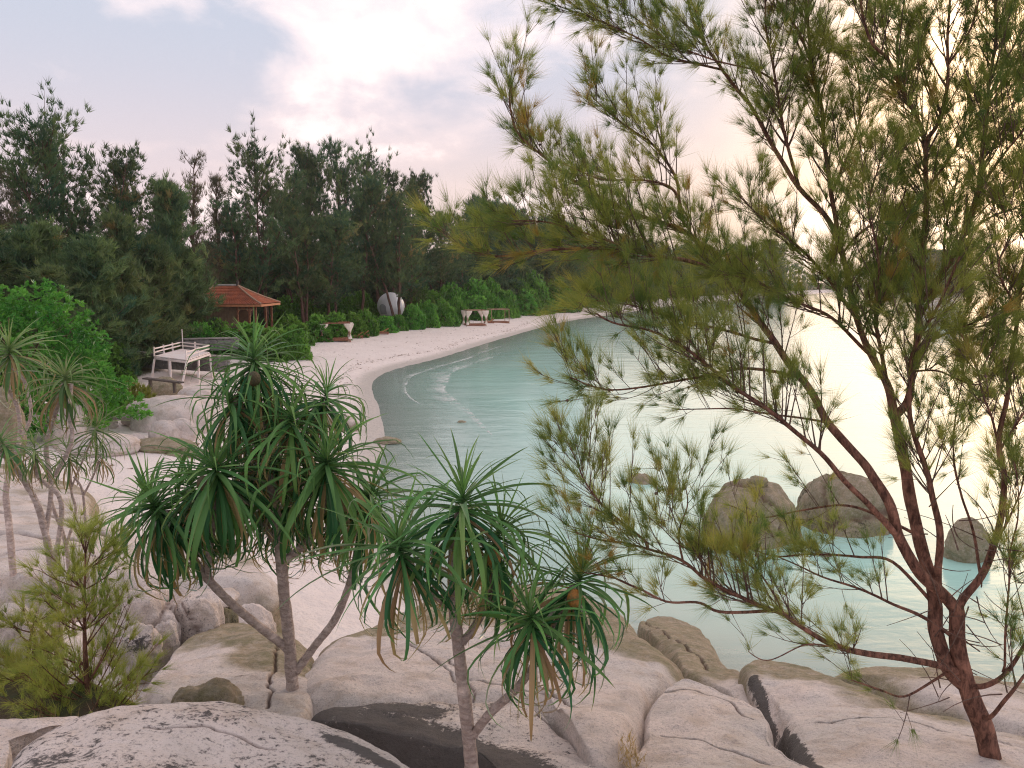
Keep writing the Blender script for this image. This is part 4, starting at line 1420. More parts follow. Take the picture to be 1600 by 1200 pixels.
pandanus('pandanus_tree', 'larger dark green pandanus with drooping crowns on forked pinkish trunk', (458, 1125, 6.8),
         [[(459, 1150, 6.8, .075), (457, 1080, 6.8, .068), (452, 1000, 6.8, .062), (443, 920, 6.8, .058), (437, 850, 6.8, .055), (428, 780, 6.8, .05), (415, 700, 6.8, .045), (402, 620, 6.8, .042), (397, 560, 6.8, .04)],
          [(450, 1015, 6.8, .045), (420, 990, 6.75, .045), (370, 950, 6.7, .042), (325, 905, 6.65, .04), (296, 862, 6.6, .038), (262, 800, 6.6, .036)],
          [(330, 912, 6.66, .03), (325, 880, 6.6, .032), (335, 800, 6.5, .034), (342, 745, 6.5, .034)],
          [(462, 1050, 6.8, .045), (490, 1012, 6.85, .042), (525, 965, 6.9, .04), (548, 905, 6.95, .038), (560, 850, 7.0, .036), (572, 790, 7.0, .034)],
          [(440, 880, 6.8, .042), (468, 858, 6.8, .042), (492, 830, 6.8, .04), (505, 780, 6.75, .038), (508, 735, 6.75, .036)],
          [(437, 855, 6.8, .035), (420, 830, 6.9, .035), (402, 770, 7.0, .035), (402, 700, 7.1, .034)],
          [(420, 700, 6.8, .035), (450, 650, 6.9, .035), (480, 650, 7.0, .034), (506, 628, 7.0, .034)],
          [(408, 650, 6.8, .03), (380, 640, 6.7, .03), (362, 620, 6.65, .03)]],
         [(397, 572, 6.75, (0.06, -0.1, 1), 42, 0.64),
          (506, 628, 7.0, (0.3, 0.1, 1), 30, 0.62),
          (362, 635, 6.6, (-0.15, -0.2, 1), 26, 0.56),
          (245, 800, 6.55, (-0.35, -0.2, 1), 36, 0.80),
          (340, 745, 6.4, (-0.05, -0.4, 1), 40, 0.86),
          (510, 735, 6.6, (0.1, -0.35, 1), 40, 0.84),
          (574, 785, 7.0, (0.4, 0, 1), 34, 0.80),
          (408, 705, 7.1, (0, 0.3, 1), 28, 0.80),
          (300, 770, 6.9, (-0.2, 0.3, 1), 26, 0.76), (455, 770, 7.1, (0.1, 0.3, 1), 26, 0.76), (455, 665, 6.6, (0.1, -0.2, 1), 26, 0.70), (420, 625, 7.1, (0, 0.3, 1), 24, 0.72)],
         [(397, 592, 6.45, 0.05), (318, 755, 6.2, 0.05)], 'pan_leaf', 101, dead=22, grow=(2.7, 1.16, 1.0))

pandanus('pandanus_tree', 'smaller pandanus with orange fruits standing beside the black stained boulder', (737, 1215, 4.75),
         [[(738, 1240, 4.75, .056), (735, 1180, 4.75, .05), (727, 1100, 4.75, .047), (716, 1010, 4.75, .044), (709, 940, 4.75, .040), (708, 870, 4.75, .036), (718, 800, 4.75, .032)],
          [(709, 952, 4.75, .026), (690, 938, 4.7, .026), (665, 918, 4.65, .026), (648, 893, 4.6, .025), (632, 868, 4.6, .025)],
          [(722, 1005, 4.75, .028), (748, 968, 4.8, .028), (766, 920, 4.85, .027), (772, 870, 4.9, .026)],
          [(738, 1150, 4.75, .034), (768, 1112, 4.7, .032), (808, 1075, 4.65, .030), (840, 1030, 4.65, .028), (848, 1000, 4.6, .026), (838, 975, 4.55, .024)],
          [(846, 1010, 4.64, .024), (868, 980, 4.7, .024), (888, 940, 4.75, .024), (896, 915, 4.75, .024)]],
         [(722, 800, 4.75, (0.05, 0, 1), 44, 0.62),
          (627, 868, 4.55, (-0.15, -0.2, 1), 38, 0.60),
          (775, 850, 4.9, (0.3, 0.1, 1), 36, 0.58),
          (832, 980, 4.5, (-0.15, -0.25, 1), 38, 0.56),
          (900, 920, 4.78, (0.35, 0.1, 1), 40, 0.56)],
         [(772, 872, 4.66, 0.042), (898, 935, 4.55, 0.045)], 'pan_leaf', 102, dead=12, grow=(2.2, 1.22, 0.3))

# the paler cluster on the left bank
pandanus('pandanus_tree', 'pale twin stemmed pandanus rising behind the rounded white boulder', (85, 935, 10.0),
         [[(88, 960, 10, 0.066), (80, 880, 10, 0.056), (62, 800, 10, 0.046), (40, 755, 10, 0.040), (10, 715, 10, 0.036), (-15, 690, 10, 0.033)],
          [(82, 890, 10, 0.040), (95, 820, 9.9, 0.036), (92, 775, 9.9, 0.033), (60, 745, 9.8, 0.030), (55, 715, 9.8, 0.030)],
          [(72, 830, 10, 0.033), (80, 760, 10.2, 0.033), (72, 700, 10.3, 0.033), (85, 650, 10.4, 0.033), (100, 600, 10.4, 0.033)],
          [(85, 745, 10.1, 0.030), (112, 690, 10.2, 0.030), (108, 645, 10.3, 0.028), (112, 600, 10.3, 0.026)]],
         [(102, 598, 10.4, (0.1, -0.1, 1), 44, 0.78), (5, 695, 9.9, (-0.2, -0.2, 1), 34, 0.66), (55, 708, 9.7, (0.1, -0.2, 1), 26, 0.55)], [], 'pan_leaf_pale', 103, join=True, dead=12)
pandanus('pandanus_tree', 'tall grey stemmed pandanus with dry brown skirt at the bank edge', (20, 790, 12.5),
         [[(15, 830, 12.5, 0.059), (10, 760, 12.5, 0.053), (30, 690, 12.5, 0.040), (28, 640, 12.5, 0.036), (12, 600, 12.5, 0.033), (18, 555, 12.5, 0.033)],
          [(30, 690, 12.5, 0.033), (48, 650, 12.4, 0.030), (40, 600, 12.4, 0.030), (20, 575, 12.4, 0.026)]],
         [(15, 553, 12.5, (0.05, -0.1, 1), 50, 1.0)], [], 'pan_leaf_pale', 104, join=True, dead=16)
pandanus('pandanus_tree', 'slender young pandanus with three small crowns over the sand', (100, 840, 10.8),
         [[(108, 890, 10.8, 0.033), (100, 840, 10.8, 0.030), (82, 790, 10.8, 0.026), (78, 765, 10.8, 0.023)],
          [(104, 850, 10.8, 0.023), (118, 800, 10.8, 0.021), (112, 770, 10.8, 0.020), (108, 720, 10.8, 0.020)],
          [(135, 870, 10.6, 0.023), (133, 810, 10.6, 0.021), (128, 765, 10.6, 0.018), (115, 745, 10.6, 0.017)],
          [(130, 775, 10.6, 0.016), (145, 745, 10.6, 0.016), (155, 720, 10.6, 0.016)],
          [(112, 760, 10.8, 0.016), (138, 700, 10.8, 0.015), (150, 680, 10.8, 0.015)]],
         [(107, 712, 10.7, (0, -0.1, 1), 26, 0.55), (157, 712, 10.6, (0.1, -0.1, 1), 22, 0.46), (150, 672, 10.8, (0.1, 0, 1), 26, 0.62)], [], 'pan_leaf_pale', 105, join=True, dead=4)

# ------------------------------------------------------------------ far casuarinas
def cas_proto(h, spread, nb, base_frac, clump_n, blade_n, seed, mat, shape=0.75, blade=(0.35, 0.95), bw=0.075, tint=0.4, up=0.5, stems=1):
    """returns (trunk mesh, crown mesh) in local space, base at the origin"""
    rng = np.random.default_rng(seed)
    w = MB(); C, D, TI = [], [], []
    for st in range(stems):
        lean = rng.normal(size=2) * 0.05 * h * (1 + 0.8 * (stems > 1))
        n = 14
        hh = h * (1 if st == 0 else rng.uniform(0.75, 0.95))
        S = spline(np.array([[0, 0, -0.4], [lean[0] * 0.4, lean[1] * 0.4, hh * 0.4], [lean[0], lean[1], hh]]), n)
        S[1:] += rng.normal(size=(n - 1, 3)) * np.array([0.1, 0.1, 0]) * 0.8
        w.tube(S, np.linspace(0.011 * h + 0.04, 0.03, n), 7, cap=False)
        for k in range(nb // stems):
            u = base_frac + (1 - base_frac) * rng.uniform(0, 1) ** 0.9
            p = np.array([np.interp(u, np.linspace(0, 1, n), S[:, q]) for q in range(3)])
            az = rng.uniform(0, 2 * math.pi)
            v = (u - base_frac) / (1 - base_frac)
            ln = spread * ((1 - v) ** shape * (0.35 + 0.65 * min(1, v * 4 + 0.3)) + 0.22) * rng.uniform(0.4, 1.15)
            el = rng.uniform(0.25, 0.9) + 0.5 * v
            dr = np.array([math.cos(az) * math.cos(el), math.sin(az) * math.cos(el), math.sin(el)])
            uu = np.linspace(0, 1, 5)[:, None]
            pts = p + dr * ln * uu + np.array([0, 0, 1]) * ln * 0.15 * uu ** 2
            w.tube(pts, np.linspace(0.045, 0.012, 5) * (0.6 + 0.03 * h), 4, cap=False)
            tc = np.clip(rng.normal(tint, 0.22) + (0.9 if rng.random() < 0.03 else 0), 0, 1.7)
            m = max(2, int(clump_n * (0.4 + ln / spread)))
            q = rng.uniform(0.25, 1.05, m)
            cc = p + dr * ln * q[:, None] + np.array([0, 0, 1]) * ln * 0.15 * q[:, None] ** 2 + rng.normal(size=(m, 3)) * 0.09 * spread * np.array([1, 1, 0.8])
            C.append(cc)
            D.append(norm(dr * 0.5 + np.array([0, 0, up]) + rng.normal(size=(m, 3)) * 0.35))
            TI.append(np.full(m, tc) + rng.uniform(-0.15, 0.15, m))
    V, T, tt = blades(np.concatenate(C), np.concatenate(D), blade_n, blade[0], blade[1], bw, 0.75, rng, 0.22, np.concatenate(TI), 0.2)
    tm = w.mesh('trunk', True)
    tm.materials.append(M['far_bark'])
    cm = make_mesh('crown', V, [T], False, {'tint': tt})
    cm.materials.append(M[mat])
    return tm, cm, h


PROTO = {
    'tall': [cas_proto(20, 5.0, 62, 0.36, 17, 15, 201, 'far_needle', shape=0.4), cas_proto(20, 5.6, 70, 0.30, 16, 15, 202, 'far_needle', stems=2, shape=0.35), cas_proto(20, 4.6, 66, 0.36, 16, 15, 203, 'far_needle', shape=0.4, stems=3),
             cas_proto(20, 6.2, 58, 0.42, 18, 15, 204, 'far_needle', shape=0.3, stems=2)],
    'airy': [cas_proto(19, 3.6, 85, 0.22, 9, 9, 211, 'airy_needle', bw=0.05, up=1.0, stems=2), cas_proto(19, 3.0, 75, 0.25, 9, 9, 212, 'airy_needle', bw=0.05, up=1.0)],
    'dense': [cas_proto(13, 3.9, 120, 0.03, 15, 16, 221, 'far_needle', tint=0.55, shape=0.65), cas_proto(13, 3.3, 110, 0.03, 15, 16, 222, 'far_needle', tint=0.6, shape=0.8)],
    'under': [cas_proto(9, 3.6, 90, 0.02, 14, 14, 231, 'far_needle', tint=0.2, shape=0.5)],
}


def far_tree(kind, px, top_py, d, label, group, rng, var=None, wide=1.0):
    p = at(px, 480, d)
    x, y = p[0], p[1]
    z = gz(x, y)
    ztop = at(px, top_py, d)[2]
    pr = PROTO[kind][var if var is not None else int(rng.integers(0, len(PROTO[kind])))]
    s = (ztop - z) / pr[2] * 0.86
    e = bpy.data.objects.new('casuarina_tree', None)
    COL.objects.link(e)
    e.location = (x, y, z)
    e.rotation_euler = (0, 0, rng.uniform(0, 6.28))
    sw = (0.55 + 0.45 * s) * wide
    e.scale = (sw, sw, s)
    tag(e, label, 'tree', group)
    for nm, me in (('trunk', pr[0]), ('crown', pr[1])):
        o = bpy.data.objects.new(nm, me)
        COL.objects.link(o)
        o.parent = e
    return e


rngT = np.random.default_rng(77)


def shrub_d(px):
    """depth of the line of shrubs at the top of the beach"""
    return float(np.interp(px, [200, 330, 450, 500, 620, 700, 780, 880, 950, 1040, 1130], [60, 66, 82, 87, 104, 116, 130, 162, 190, 240, 300]))


def where(px):
    if px < 130: return 'behind the big green shrub'
    if px < 235: return 'between the big green shrub and the white deck'
    if px < 310: return 'behind the white deck'
    if px < 430: return 'around the tiled hut'
    if px < 545: return 'behind the near canopy bed'
    if px < 580: return 'between the near canopy bed and the bubble tent'
    if px < 650: return 'around the bubble tent'
    if px < 722: return 'between the bubble tent and the far canopy beds'
    if px < 762: return 'behind the far curtained canopy bed'
    if px < 800: return 'behind the bare canopy frame'
    return 'past the bare canopy frame towards the far bay'


for px, ty, d, v in [(92, 165, 64, 3), (158, 178, 66, 1), (205, 240, 72, 2), (415, 208, 90, 3), (452, 250, 98, 2), (492, 212, 104, 0), (540, 196, 112, 2), (562, 262, 104, 0), (592, 228, 118, 3),
                     (626, 248, 120, 2), (662, 262, 126, 0), (690, 318, 132, 2), (375, 300, 84, 2), (725, 345, 140, 0), (640, 320, 116, 1), (520, 320, 100, 0), (624, 285, 105, 2), (508, 330, 93, 0), (478, 300, 90, 2)]:
    far_tree('tall', px, ty, d, 'tall dark green casuarina with rounded crown ' + where(px), 'tall casuarinas behind the beach', rngT, v)
for px, ty, d, v in [(18, 148, 60, 0), (-25, 210, 58, 1), (232, 262, 74, 1), (298, 204, 80, 0), (345, 240, 86, 1), (268, 250, 88, 1), (55, 235, 68, 1)]:
    far_tree('airy', px, ty, d, 'tall pale feathery casuarina with thin crown ' + where(px), 'pale feathery casuarinas above the thicket', rngT, v)
for px, ty, d, v in [(30, 345, 50, 0), (95, 330, 52, 1), (185, 312, 56, 1), (240, 360, 62, 0), (272, 258, 68, 1), (140, 360, 50, 0), (-30, 330, 46, 0), (215, 410, 60, 1), (60, 400, 44, 1), (287, 382, 69, 0)]:
    far_tree('dense', px, ty, d, 'dense low casuarina leafy to the ground ' + where(px), 'dense low casuarinas by the cove', rngT, v, wide=1.15)
for k in range(34):
    px = rngT.uniform(330, 760)
    d = shrub_d(px) + rngT.uniform(20, 42)
    far_tree('under', px, rngT.uniform(385, 425), d, 'dark thicket casuarina in the shade ' + where(px), 'shade casuarinas under the tall ones', rngT, wide=1.3)
for k in range(14):
    px = rngT.uniform(-60, 290)
    far_tree('under', px, rngT.uniform(385, 420), rngT.uniform(70, 88), 'dark thicket casuarina in the shade ' + where(px), 'shade casuarinas under the tall ones', rngT, wide=1.3)
LB_F = 'distant casuarina along the far curve of the bay'
for k in range(46):
    px = 745 + k * 10.5 + rngT.uniform(-8, 8)
    d = shrub_d(px) + rngT.uniform(14, 50)
    ty = np.interp(px, [740, 800, 900, 1000, 1100], [300, 328, 362, 378, 388]) + rngT.uniform(-14, 16)
    far_tree('under' if k % 3 else 'tall', px, ty, d, LB_F, 'distant casuarinas round the bay', rngT, wide=1.5)
LB_H = 'casuarina on the wooded headland across the bay'
for k in range(16):
    px = rngT.uniform(1385, 1500)
    far_tree('under', px, rngT.uniform(400, 420) - 14 * math.sin((px - 1385) / 115 * math.pi), rngT.uniform(430, 480), LB_H, 'trees on the headland', rngT, wide=2.6)

# a far-off wooded rise behind the trees, too distant to tell trees apart
def wood_mass():
    rng = np.random.default_rng(9)
    C = []
    for i in range(9000):
        px = rng.uniform(-150, 1480)
        d0 = np.interp(px, [-150, 300, 700, 900, 1100, 1480], [105, 128, 165, 260, 380, 560])
        d = d0 + rng.uniform(0, 25)
        top = np.interp(px, [-150, 300, 700, 900, 1100, 1300, 1480], [395, 398, 402, 412, 420, 425, 432]) + 8 * math.sin(px * 0.05) + 5 * math.sin(px * 0.17)
        py = top + (rng.uniform(0, 1) ** 1.4) * 80
        p = at(px, py, d)
        if p[2] < 0.3: continue
        C.append(p)
    C = np.array(C)
    V, T, tt = blades(C, np.tile([0, -0.3, 1.0], (len(C), 1)), 9, 1.2, 2.6, 0.7, 0.9, rng, 1.0, rng.uniform(0, 0.6, len(C)), 0.2)
    o = obj('woodland', make_mesh('woodland', V, [T], False, {'tint': tt}), M['far_needle'])
    tag(o, 'far-off mass of dark woodland rising behind the beach trees', 'woodland', kind='stuff')


wood_mass()

# ------------------------------------------------------------------ broadleaf shrubs
def shrub_mesh(rx, ry, rz, n_ros, leaf, seed, per=7, lobes=6):
    """crown of leaf rosettes spread over and inside a lumpy mound, base at origin"""
    rng = np.random.default_rng(seed)
    d = rand_unit(rng, n_ros)
    d[:, 2] = np.abs(d[:, 2]) * 1.0 - 0.12
    d = norm(d)
    lump = 1 + 0.22 * fbm(d * 2.2 + seed, 3, seed)
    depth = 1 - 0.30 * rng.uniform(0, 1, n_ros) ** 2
    C = d * lump[:, None] * depth[:, None] * np.array([rx, ry, rz])
    C[:, 2] = np.maximum(C[:, 2], 0.05)
    N = norm(d * np.array([1 / rx, 1 / ry, 1 / rz]) + rng.normal(size=(n_ros, 3)) * 0.25 + np.array([0, 0, 0.35]))
    Cn = np.repeat(C, per, 0) + rng.normal(size=(n_ros * per, 3)) * leaf * 0.12
    Nn = np.repeat(N, per, 0)
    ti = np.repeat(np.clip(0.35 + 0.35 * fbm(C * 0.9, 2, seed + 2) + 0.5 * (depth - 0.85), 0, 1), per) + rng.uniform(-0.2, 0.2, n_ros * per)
    return leaves(Cn, norm(Nn + rng.normal(size=Nn.shape) * 0.35), leaf, rng, 0.5, ti)


def stem_mesh(rx, rz, seed, k=7):
    rng = np.random.default_rng(seed)
    w = MB()
    for i in range(k):
        a = rng.uniform(0, 6.28)
        e = np.array([math.cos(a) * rx * 0.6, math.sin(a) * rx * 0.6, rz * rng.uniform(0.5, 0.8)])
        w.tube(spline(np.array([[math.cos(a) * 0.1, math.sin(a) * 0.1, -0.2], e * np.array([0.4, 0.4, 0.6]), e]), 6), np.linspace(0.05, 0.015, 6), 5, cap=False)
    m = w.mesh('stems', True)
    m.materials.append(M['far_bark'])
    return m


SHR = []
for k, (rx, ry, rz, nr, lf) in enumerate([(1.9, 1.7, 1.9, 520, 0.30), (2.3, 1.7, 1.7, 560, 0.30), (1.6, 1.6, 2.2, 480, 0.30)]):
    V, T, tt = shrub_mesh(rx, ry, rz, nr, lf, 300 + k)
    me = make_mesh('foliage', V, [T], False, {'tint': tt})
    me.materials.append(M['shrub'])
    SHR.append((me, stem_mesh(rx, rz, 310 + k), rx, rz))


def beach_shrub(px, base_py, wpx, hpx, label, group, rng, zb=1.15, d=None):
    if d is None:
        c = on(px, base_py, zb); d = c[1]
        g_ = gz(c[0], c[1]); c = on(px, base_py, g_); d = c[1]
    c = at(px, base_py, d)
    g_ = gz(c[0], c[1])
    me, sm, rx, rz = SHR[int(rng.integers(0, 3))]
    e = bpy.data.objects.new('beach_shrub', None)
    COL.objects.link(e)
    m = d / FPX
    e.location = (c[0], c[1] + 0.6, g_ - 0.05)
    e.rotation_euler = (0, 0, rng.uniform(0, 6.28))
    sx = wpx * m / (2 * rx); sz = hpx * m / rz
    e.scale = (sx, sx, sz)
    tag(e, label, 'shrub', group)
    for nm, q in (('foliage', me), ('stems', sm)):
        o = bpy.data.objects.new(nm, q)
        COL.objects.link(o)
        o.parent = e


GS = 'bright green shrubs along the top of the beach'
LS = 'bright green leafy shrub along the top of the beach'
for (px, by, w, hh) in [(455, 541, 60, 40), (490, 536, 50, 38), (520, 533, 46, 40), (548, 529, 44, 36), (572, 525, 46, 36), (598, 521, 40, 24), (618, 518, 36, 22), (646, 516, 46, 34), (668, 513, 44, 36),
                        (694, 511, 44, 34), (716, 507, 42, 36), (742, 502, 46, 34), (766, 499, 46, 36), (792, 497, 48, 36), (818, 494, 44, 36), (842, 492, 44, 38), (866, 490, 40, 34), (890, 486, 36, 30), (915, 482, 34, 26), (940, 478, 32, 24)]:
    beach_shrub(px, by, w, hh, 'bright green beach shrub ' + where(px), GS, rngT)
LS2 = 'taller dark green shrub in the second row behind the beach shrubs'
for k in range(22):
    px = 440 + k * 21 + rngT.uniform(-8, 8)
    by = np.interp(px, [440, 620, 760, 880], [520, 503, 490, 478])
    if 470 < px < 525 or 578 < px < 645: continue
    beach_shrub(px, by, 62, 48 + rngT.uniform(-8, 10), 'taller second row shrub ' + where(px), 'second row of shrubs behind the beach', rngT, d=np.interp(px, [440, 620, 760, 900], [95, 116, 140, 172]))
for k in range(9):
    beach_shrub(150 + k * 38, 535, 70, 46, 'shaded shrub among the trees behind the white deck', 'shaded shrubs behind the deck', rngT, d=66 + rngT.uniform(-3, 5))


def near_shrub(name, label, px, base_py, d, wpx, hpx, leaf, nros, seed, mat, depth=None, per=8):
    if d is None:
        c = on_ground(px, base_py)
        d = c[1]
        m = d / FPX
        rz = hpx * m
    else:                                   # base hidden: it stands on the ground below
        c = at(px, base_py, d)
        m = d / FPX
        top = c[2] + hpx * m
        c[2] = gz(c[0], c[1])
        rz = top - c[2]
    rx = wpx * m / 2; ry = depth or rx
    th = thing(name, label, 'shrub', c)
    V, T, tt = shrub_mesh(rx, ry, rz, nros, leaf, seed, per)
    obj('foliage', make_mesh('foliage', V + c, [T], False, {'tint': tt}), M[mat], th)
    sm = stem_mesh(rx, rz, seed, 10)
    o = obj('stems', sm, None, th)
    o.matrix_parent_inverse = Matrix.Identity(4)


near_shrub('leafy_shrub', 'big bright green rounded shrub behind the pandanus cluster', 18, 610, 32.0, 330, 168, 0.22, 3000, 401, 'shrub', depth=3.0)
near_shrub('leafy_shrub', 'smaller bright green shrub spilling towards the white deck', 148, 597, None, 104, 76, 0.25, 900, 402, 'shrub', depth=1.8)
near_shrub('leafy_shrub', 'low dark green shrub between the rocks under drooping pandanus leaves', 160, 650, None, 70, 42, 0.2, 380, 403, 'shrub', depth=1.0)


def needle_bush(name, label, px, by, d, wpx, hpx, n, seed, mat, blade=(0.18, 0.4), bw=0.012, bn=16):
    rng = np.random.default_rng(seed)
    c = on_ground(px, by)
    d = c[1]
    m = d / FPX
    r, hh = wpx * m / 2, hpx * m
    th = thing(name, label, 'shrub', c)
    dd = rand_unit(rng, n); dd[:, 2] = np.abs(dd[:, 2])
    C = c + dd * np.array([r, r, hh]) * (rng.uniform(0.25, 1, (n, 1)) ** 0.5) * 0.85
    V, T, tt = blades(C, dd * 0.6 + np.array([0, 0, 0.9]), bn, blade[0], blade[1], bw, 0.6, rng, 0.05, rng.uniform(0.1, 1, n), 0.2)
    obj('foliage', make_mesh('foliage', V, [T], False, {'tint': tt}), M[mat], th)
    w = MB()
    for i in range(14):
        e = C[rng.integers(0, n)]
        w.tube(np.array([c - [0, 0, 0.1], (c + e) / 2 + [0, 0, 0.1 * hh], e]), [0.03, 0.02, 0.008], 5, cap=False)
    w.build('stems', M['far_bark'], th)


needle_bush('lime_bush', 'fine leaved yellow green bush beside the boulder pile', 205, 645, 34.0, 100, 55, 420, 411, 'lime', bw=0.03)
needle_bush('lime_bush', 'brownish bush with bare twigs behind the smaller green shrub', 175, 575, 36.0, 80, 70, 200, 412, 'airy_needle', bw=0.03)
needle_bush('lime_bush', 'dull green bush at the corner of the stone wall', 195, 590, 40.0, 60, 45, 260, 413, 'far_needle', bw=0.05)


def grass(label, px, by, d, wpx, hpx, n, seed):
    rng = np.random.default_rng(seed)
    m = d / FPX
    c0 = at(px, by, d)
    C = c0 + np.stack([rng.normal(size=n) * wpx / 2 * m, rng.normal(size=n) * 0.15, np.zeros(n)], 1)
    gh = ground_h(C[:, :2])[0]
    C[:, 2] = np.where(np.abs(gh - c0[2]) < 0.6, gh, c0[2] - 0.05)
    V, T, tt = blades(C, np.tile([0.1, -0.1, 1.0], (n, 1)), 5, hpx * m * 0.4, hpx * m, 0.006, 0.75, rng, 0.03, rng.uniform(0, 1, n), 0.2)
    o = obj('dry_grass', make_mesh('dry_grass', V, [T], False, {'tint': tt}), M['dry_grass'])
    tag(o, label, 'grass', kind='stuff')


grass('straw coloured dry grass tuft at the edge of the foreground rock', 70, 1112, 4.75, 90, 62, 260, 421)
grass('small dry weeds in the crack beside the white slab', 985, 1175, 5.0, 22, 26, 40, 422)

# ------------------------------------------------------------------ built things
# white viewing deck on stilts
def white_deck():
    zt = 2.55
    Lc, Bc, Rc, Fc = [on(px, py, zt)[:2] for px, py in ((241, 556), (283, 545), (328, 550), (291, 562))]
    cen = (Lc + Bc + Rc + Fc) / 4
    th = thing('viewing_deck', 'white painted wooden deck with rails on slanted stilts by the stone wall', 'deck', (cen[0], cen[1], gz(*cen)))
    # floor boards
    nb = 12
    for i in range(nb):
        f0, f1 = i / nb + 0.004, (i + 1) / nb - 0.004
        a, b = Lc + (Bc - Lc) * f0, Lc + (Bc - Lc) * f1
        c, d = Fc + (Rc - Fc) * f1, Fc + (Rc - Fc) * f0
        V = [[*p, z] for z in (zt - 0.06, zt) for p in (a, b, c, d)]
        m = MB(); m.add(V, [[0, 1, 2, 3], [7, 6, 5, 4], [0, 4, 5, 1], [1, 5, 6, 2], [2, 6, 7, 3], [3, 7, 4, 0]])
        m.build('floor_board', M['white_paint'], th)
    for a, b in ((Lc, Bc), (Bc, Rc), (Rc, Fc), (Fc, Lc)):
        m = MB(); m.beam([*a, zt - 0.15], [*b, zt - 0.15], 0.06, 0.13); m.build('edge_beam', M['white_paint'], th)
    for a, b, n in ((Lc, Bc, 4), (Bc, Rc, 3), (Fc, Rc, 3)):
        for i in range(n):
            p = a + (b - a) * (i / (n - 1))
            m = MB(); m.box([*p, zt + 0.27], (0.08, 0.08, 0.62)); m.build('rail_post', M['white_paint'], th)
        for zz in (0.24, 0.46):
            m = MB(); m.beam([*a, zt + zz], [*b, zt + zz], 0.035, 0.085); m.build('rail', M['white_paint'], th)
    for a, sl in ((Lc, -0.25), ((Lc + Fc) / 2, 0), (Fc, -0.35), ((Fc + Rc) / 2, -0.1), (Rc, 0.05), (Bc, 0), ((Lc + Bc) / 2, 0)):
        bt = np.array([a[0] + sl, a[1] - abs(sl) * 0.5])
        m = MB(); m.beam([*bt, gz(*bt) - 0.2], [*a, zt - 0.2], 0.10, 0.10); m.build('stilt', M['white_paint'], th)
    pb = on(286, 548, zt)
    m = MB(); m.tube([[pb[0], pb[1], zt], [pb[0], pb[1], zt + 1.5]], 0.03, 6); m.build('flag_pole', M['white_paint'], th)


white_deck()


def stone_wall(label, p0, p1, zb, h, thick, seed):
    """low wall of individual rough blocks with a capping"""
    rng = np.random.default_rng(seed)
    p0 = np.array(p0); p1 = np.array(p1)
    d = p1 - p0; L = np.linalg.norm(d); d /= L
    n = np.array([d[1], -d[0]])
    th = thing('stone_wall', label, 'wall', (*((p0 + p1) / 2), zb))
    core = MB(); core.beam([*p0, zb + h / 2 - 0.1], [*p1, zb + h / 2 - 0.1], thick * 0.8, h); core.build('core', M['wall_stone'], th)
    Vi, Fi = ico(1)
    rows = max(2, int(h / 0.3))
    rh = h / rows
    k = 0
    for r_ in range(rows):
        s = -rng.uniform(0, 0.3)
        while s < L:
            w = rng.uniform(0.35, 0.65)
            c = p0 + d * min(max(s + w / 2, 0.1), L - 0.1) - n * 0
            V = np.sign(Vi) * np.abs(Vi) ** 0.5
            V = V * (1 + 0.1 * rng.normal(size=(len(V), 1)))
            V = V * np.array([w * 0.52, thick * 0.55, rh * 0.53])
            W = np.outer(V[:, 0], [*d, 0]) + np.outer(V[:, 1], [*n, 0]) + np.outer(V[:, 2], [0, 0, 1]) + np.array([*c, zb + rh * (r_ + 0.5)])
            if k < 280:
                mm = MB(); mm.add(W, None, Fi); mm.build('stone', M['wall_stone'], th)
            k += 1
            s += w
    cap = MB(); cap.beam([*p0, zb + h + 0.05], [*p1, zb + h + 0.05], thick * 1.25, 0.1); cap.build('capping', M['wall_cap'], th)


def wp(px, py, z): return on(px, py, z)[:2]


w0, w1 = wp(196, 572, 1.35), wp(345, 580, 1.35)
stone_wall('low grey stone retaining wall behind the white deck', w0 + [0, 1.5], w1 + [0, 1.5], 1.2, 0.95, 0.35, 1)
w2, w3 = at(232, 545, 64)[:2], at(372, 545, 66)[:2]
stone_wall('upper terrace wall of rough stone under the tiled hut', w2, w3, 1.7, 0.85, 0.4, 2)


def red_screen():
    a, b = at(206, 548, 61)[:2], at(240, 548, 61)[:2]
    z = gz(*a)
    th = thing('board_screen', 'dark red board screen standing behind the low stone wall', 'screen', (*a, z))
    n = 6
    for i in range(n):
        p = a + (b - a) * ((i + 0.5) / n)
        w = np.linalg.norm(b - a) / n * 0.94
        m = MB(); m.box([p[0], p[1], z + 0.9], (w, 0.06, 1.8)); m.build('board', M['dark_red'], th)
    for p in (a, (a + b) / 2, b):
        m = MB(); m.box([p[0], p[1] - 0.1, z + 0.95], (0.1, 0.1, 2.0)); m.build('post', M['pale_wood'], th)


red_screen()


def plank_bench():
    a, b = at(226, 591, 44), at(284, 598, 43)
    th = thing('plank', 'dark weathered plank lying across the rock below the deck', 'plank', a)
    m = MB(); m.beam(a, b, 0.35, 0.08); m.build('board', M['dark_iron'], th)
    for f in (0.15, 0.8):
        p = a + (b - a) * f
        m = MB(); m.box([p[0], p[1], p[2] - 0.3], (0.12, 0.2, 0.6)); m.build('support', M['dark_iron'], th)


plank_bench()


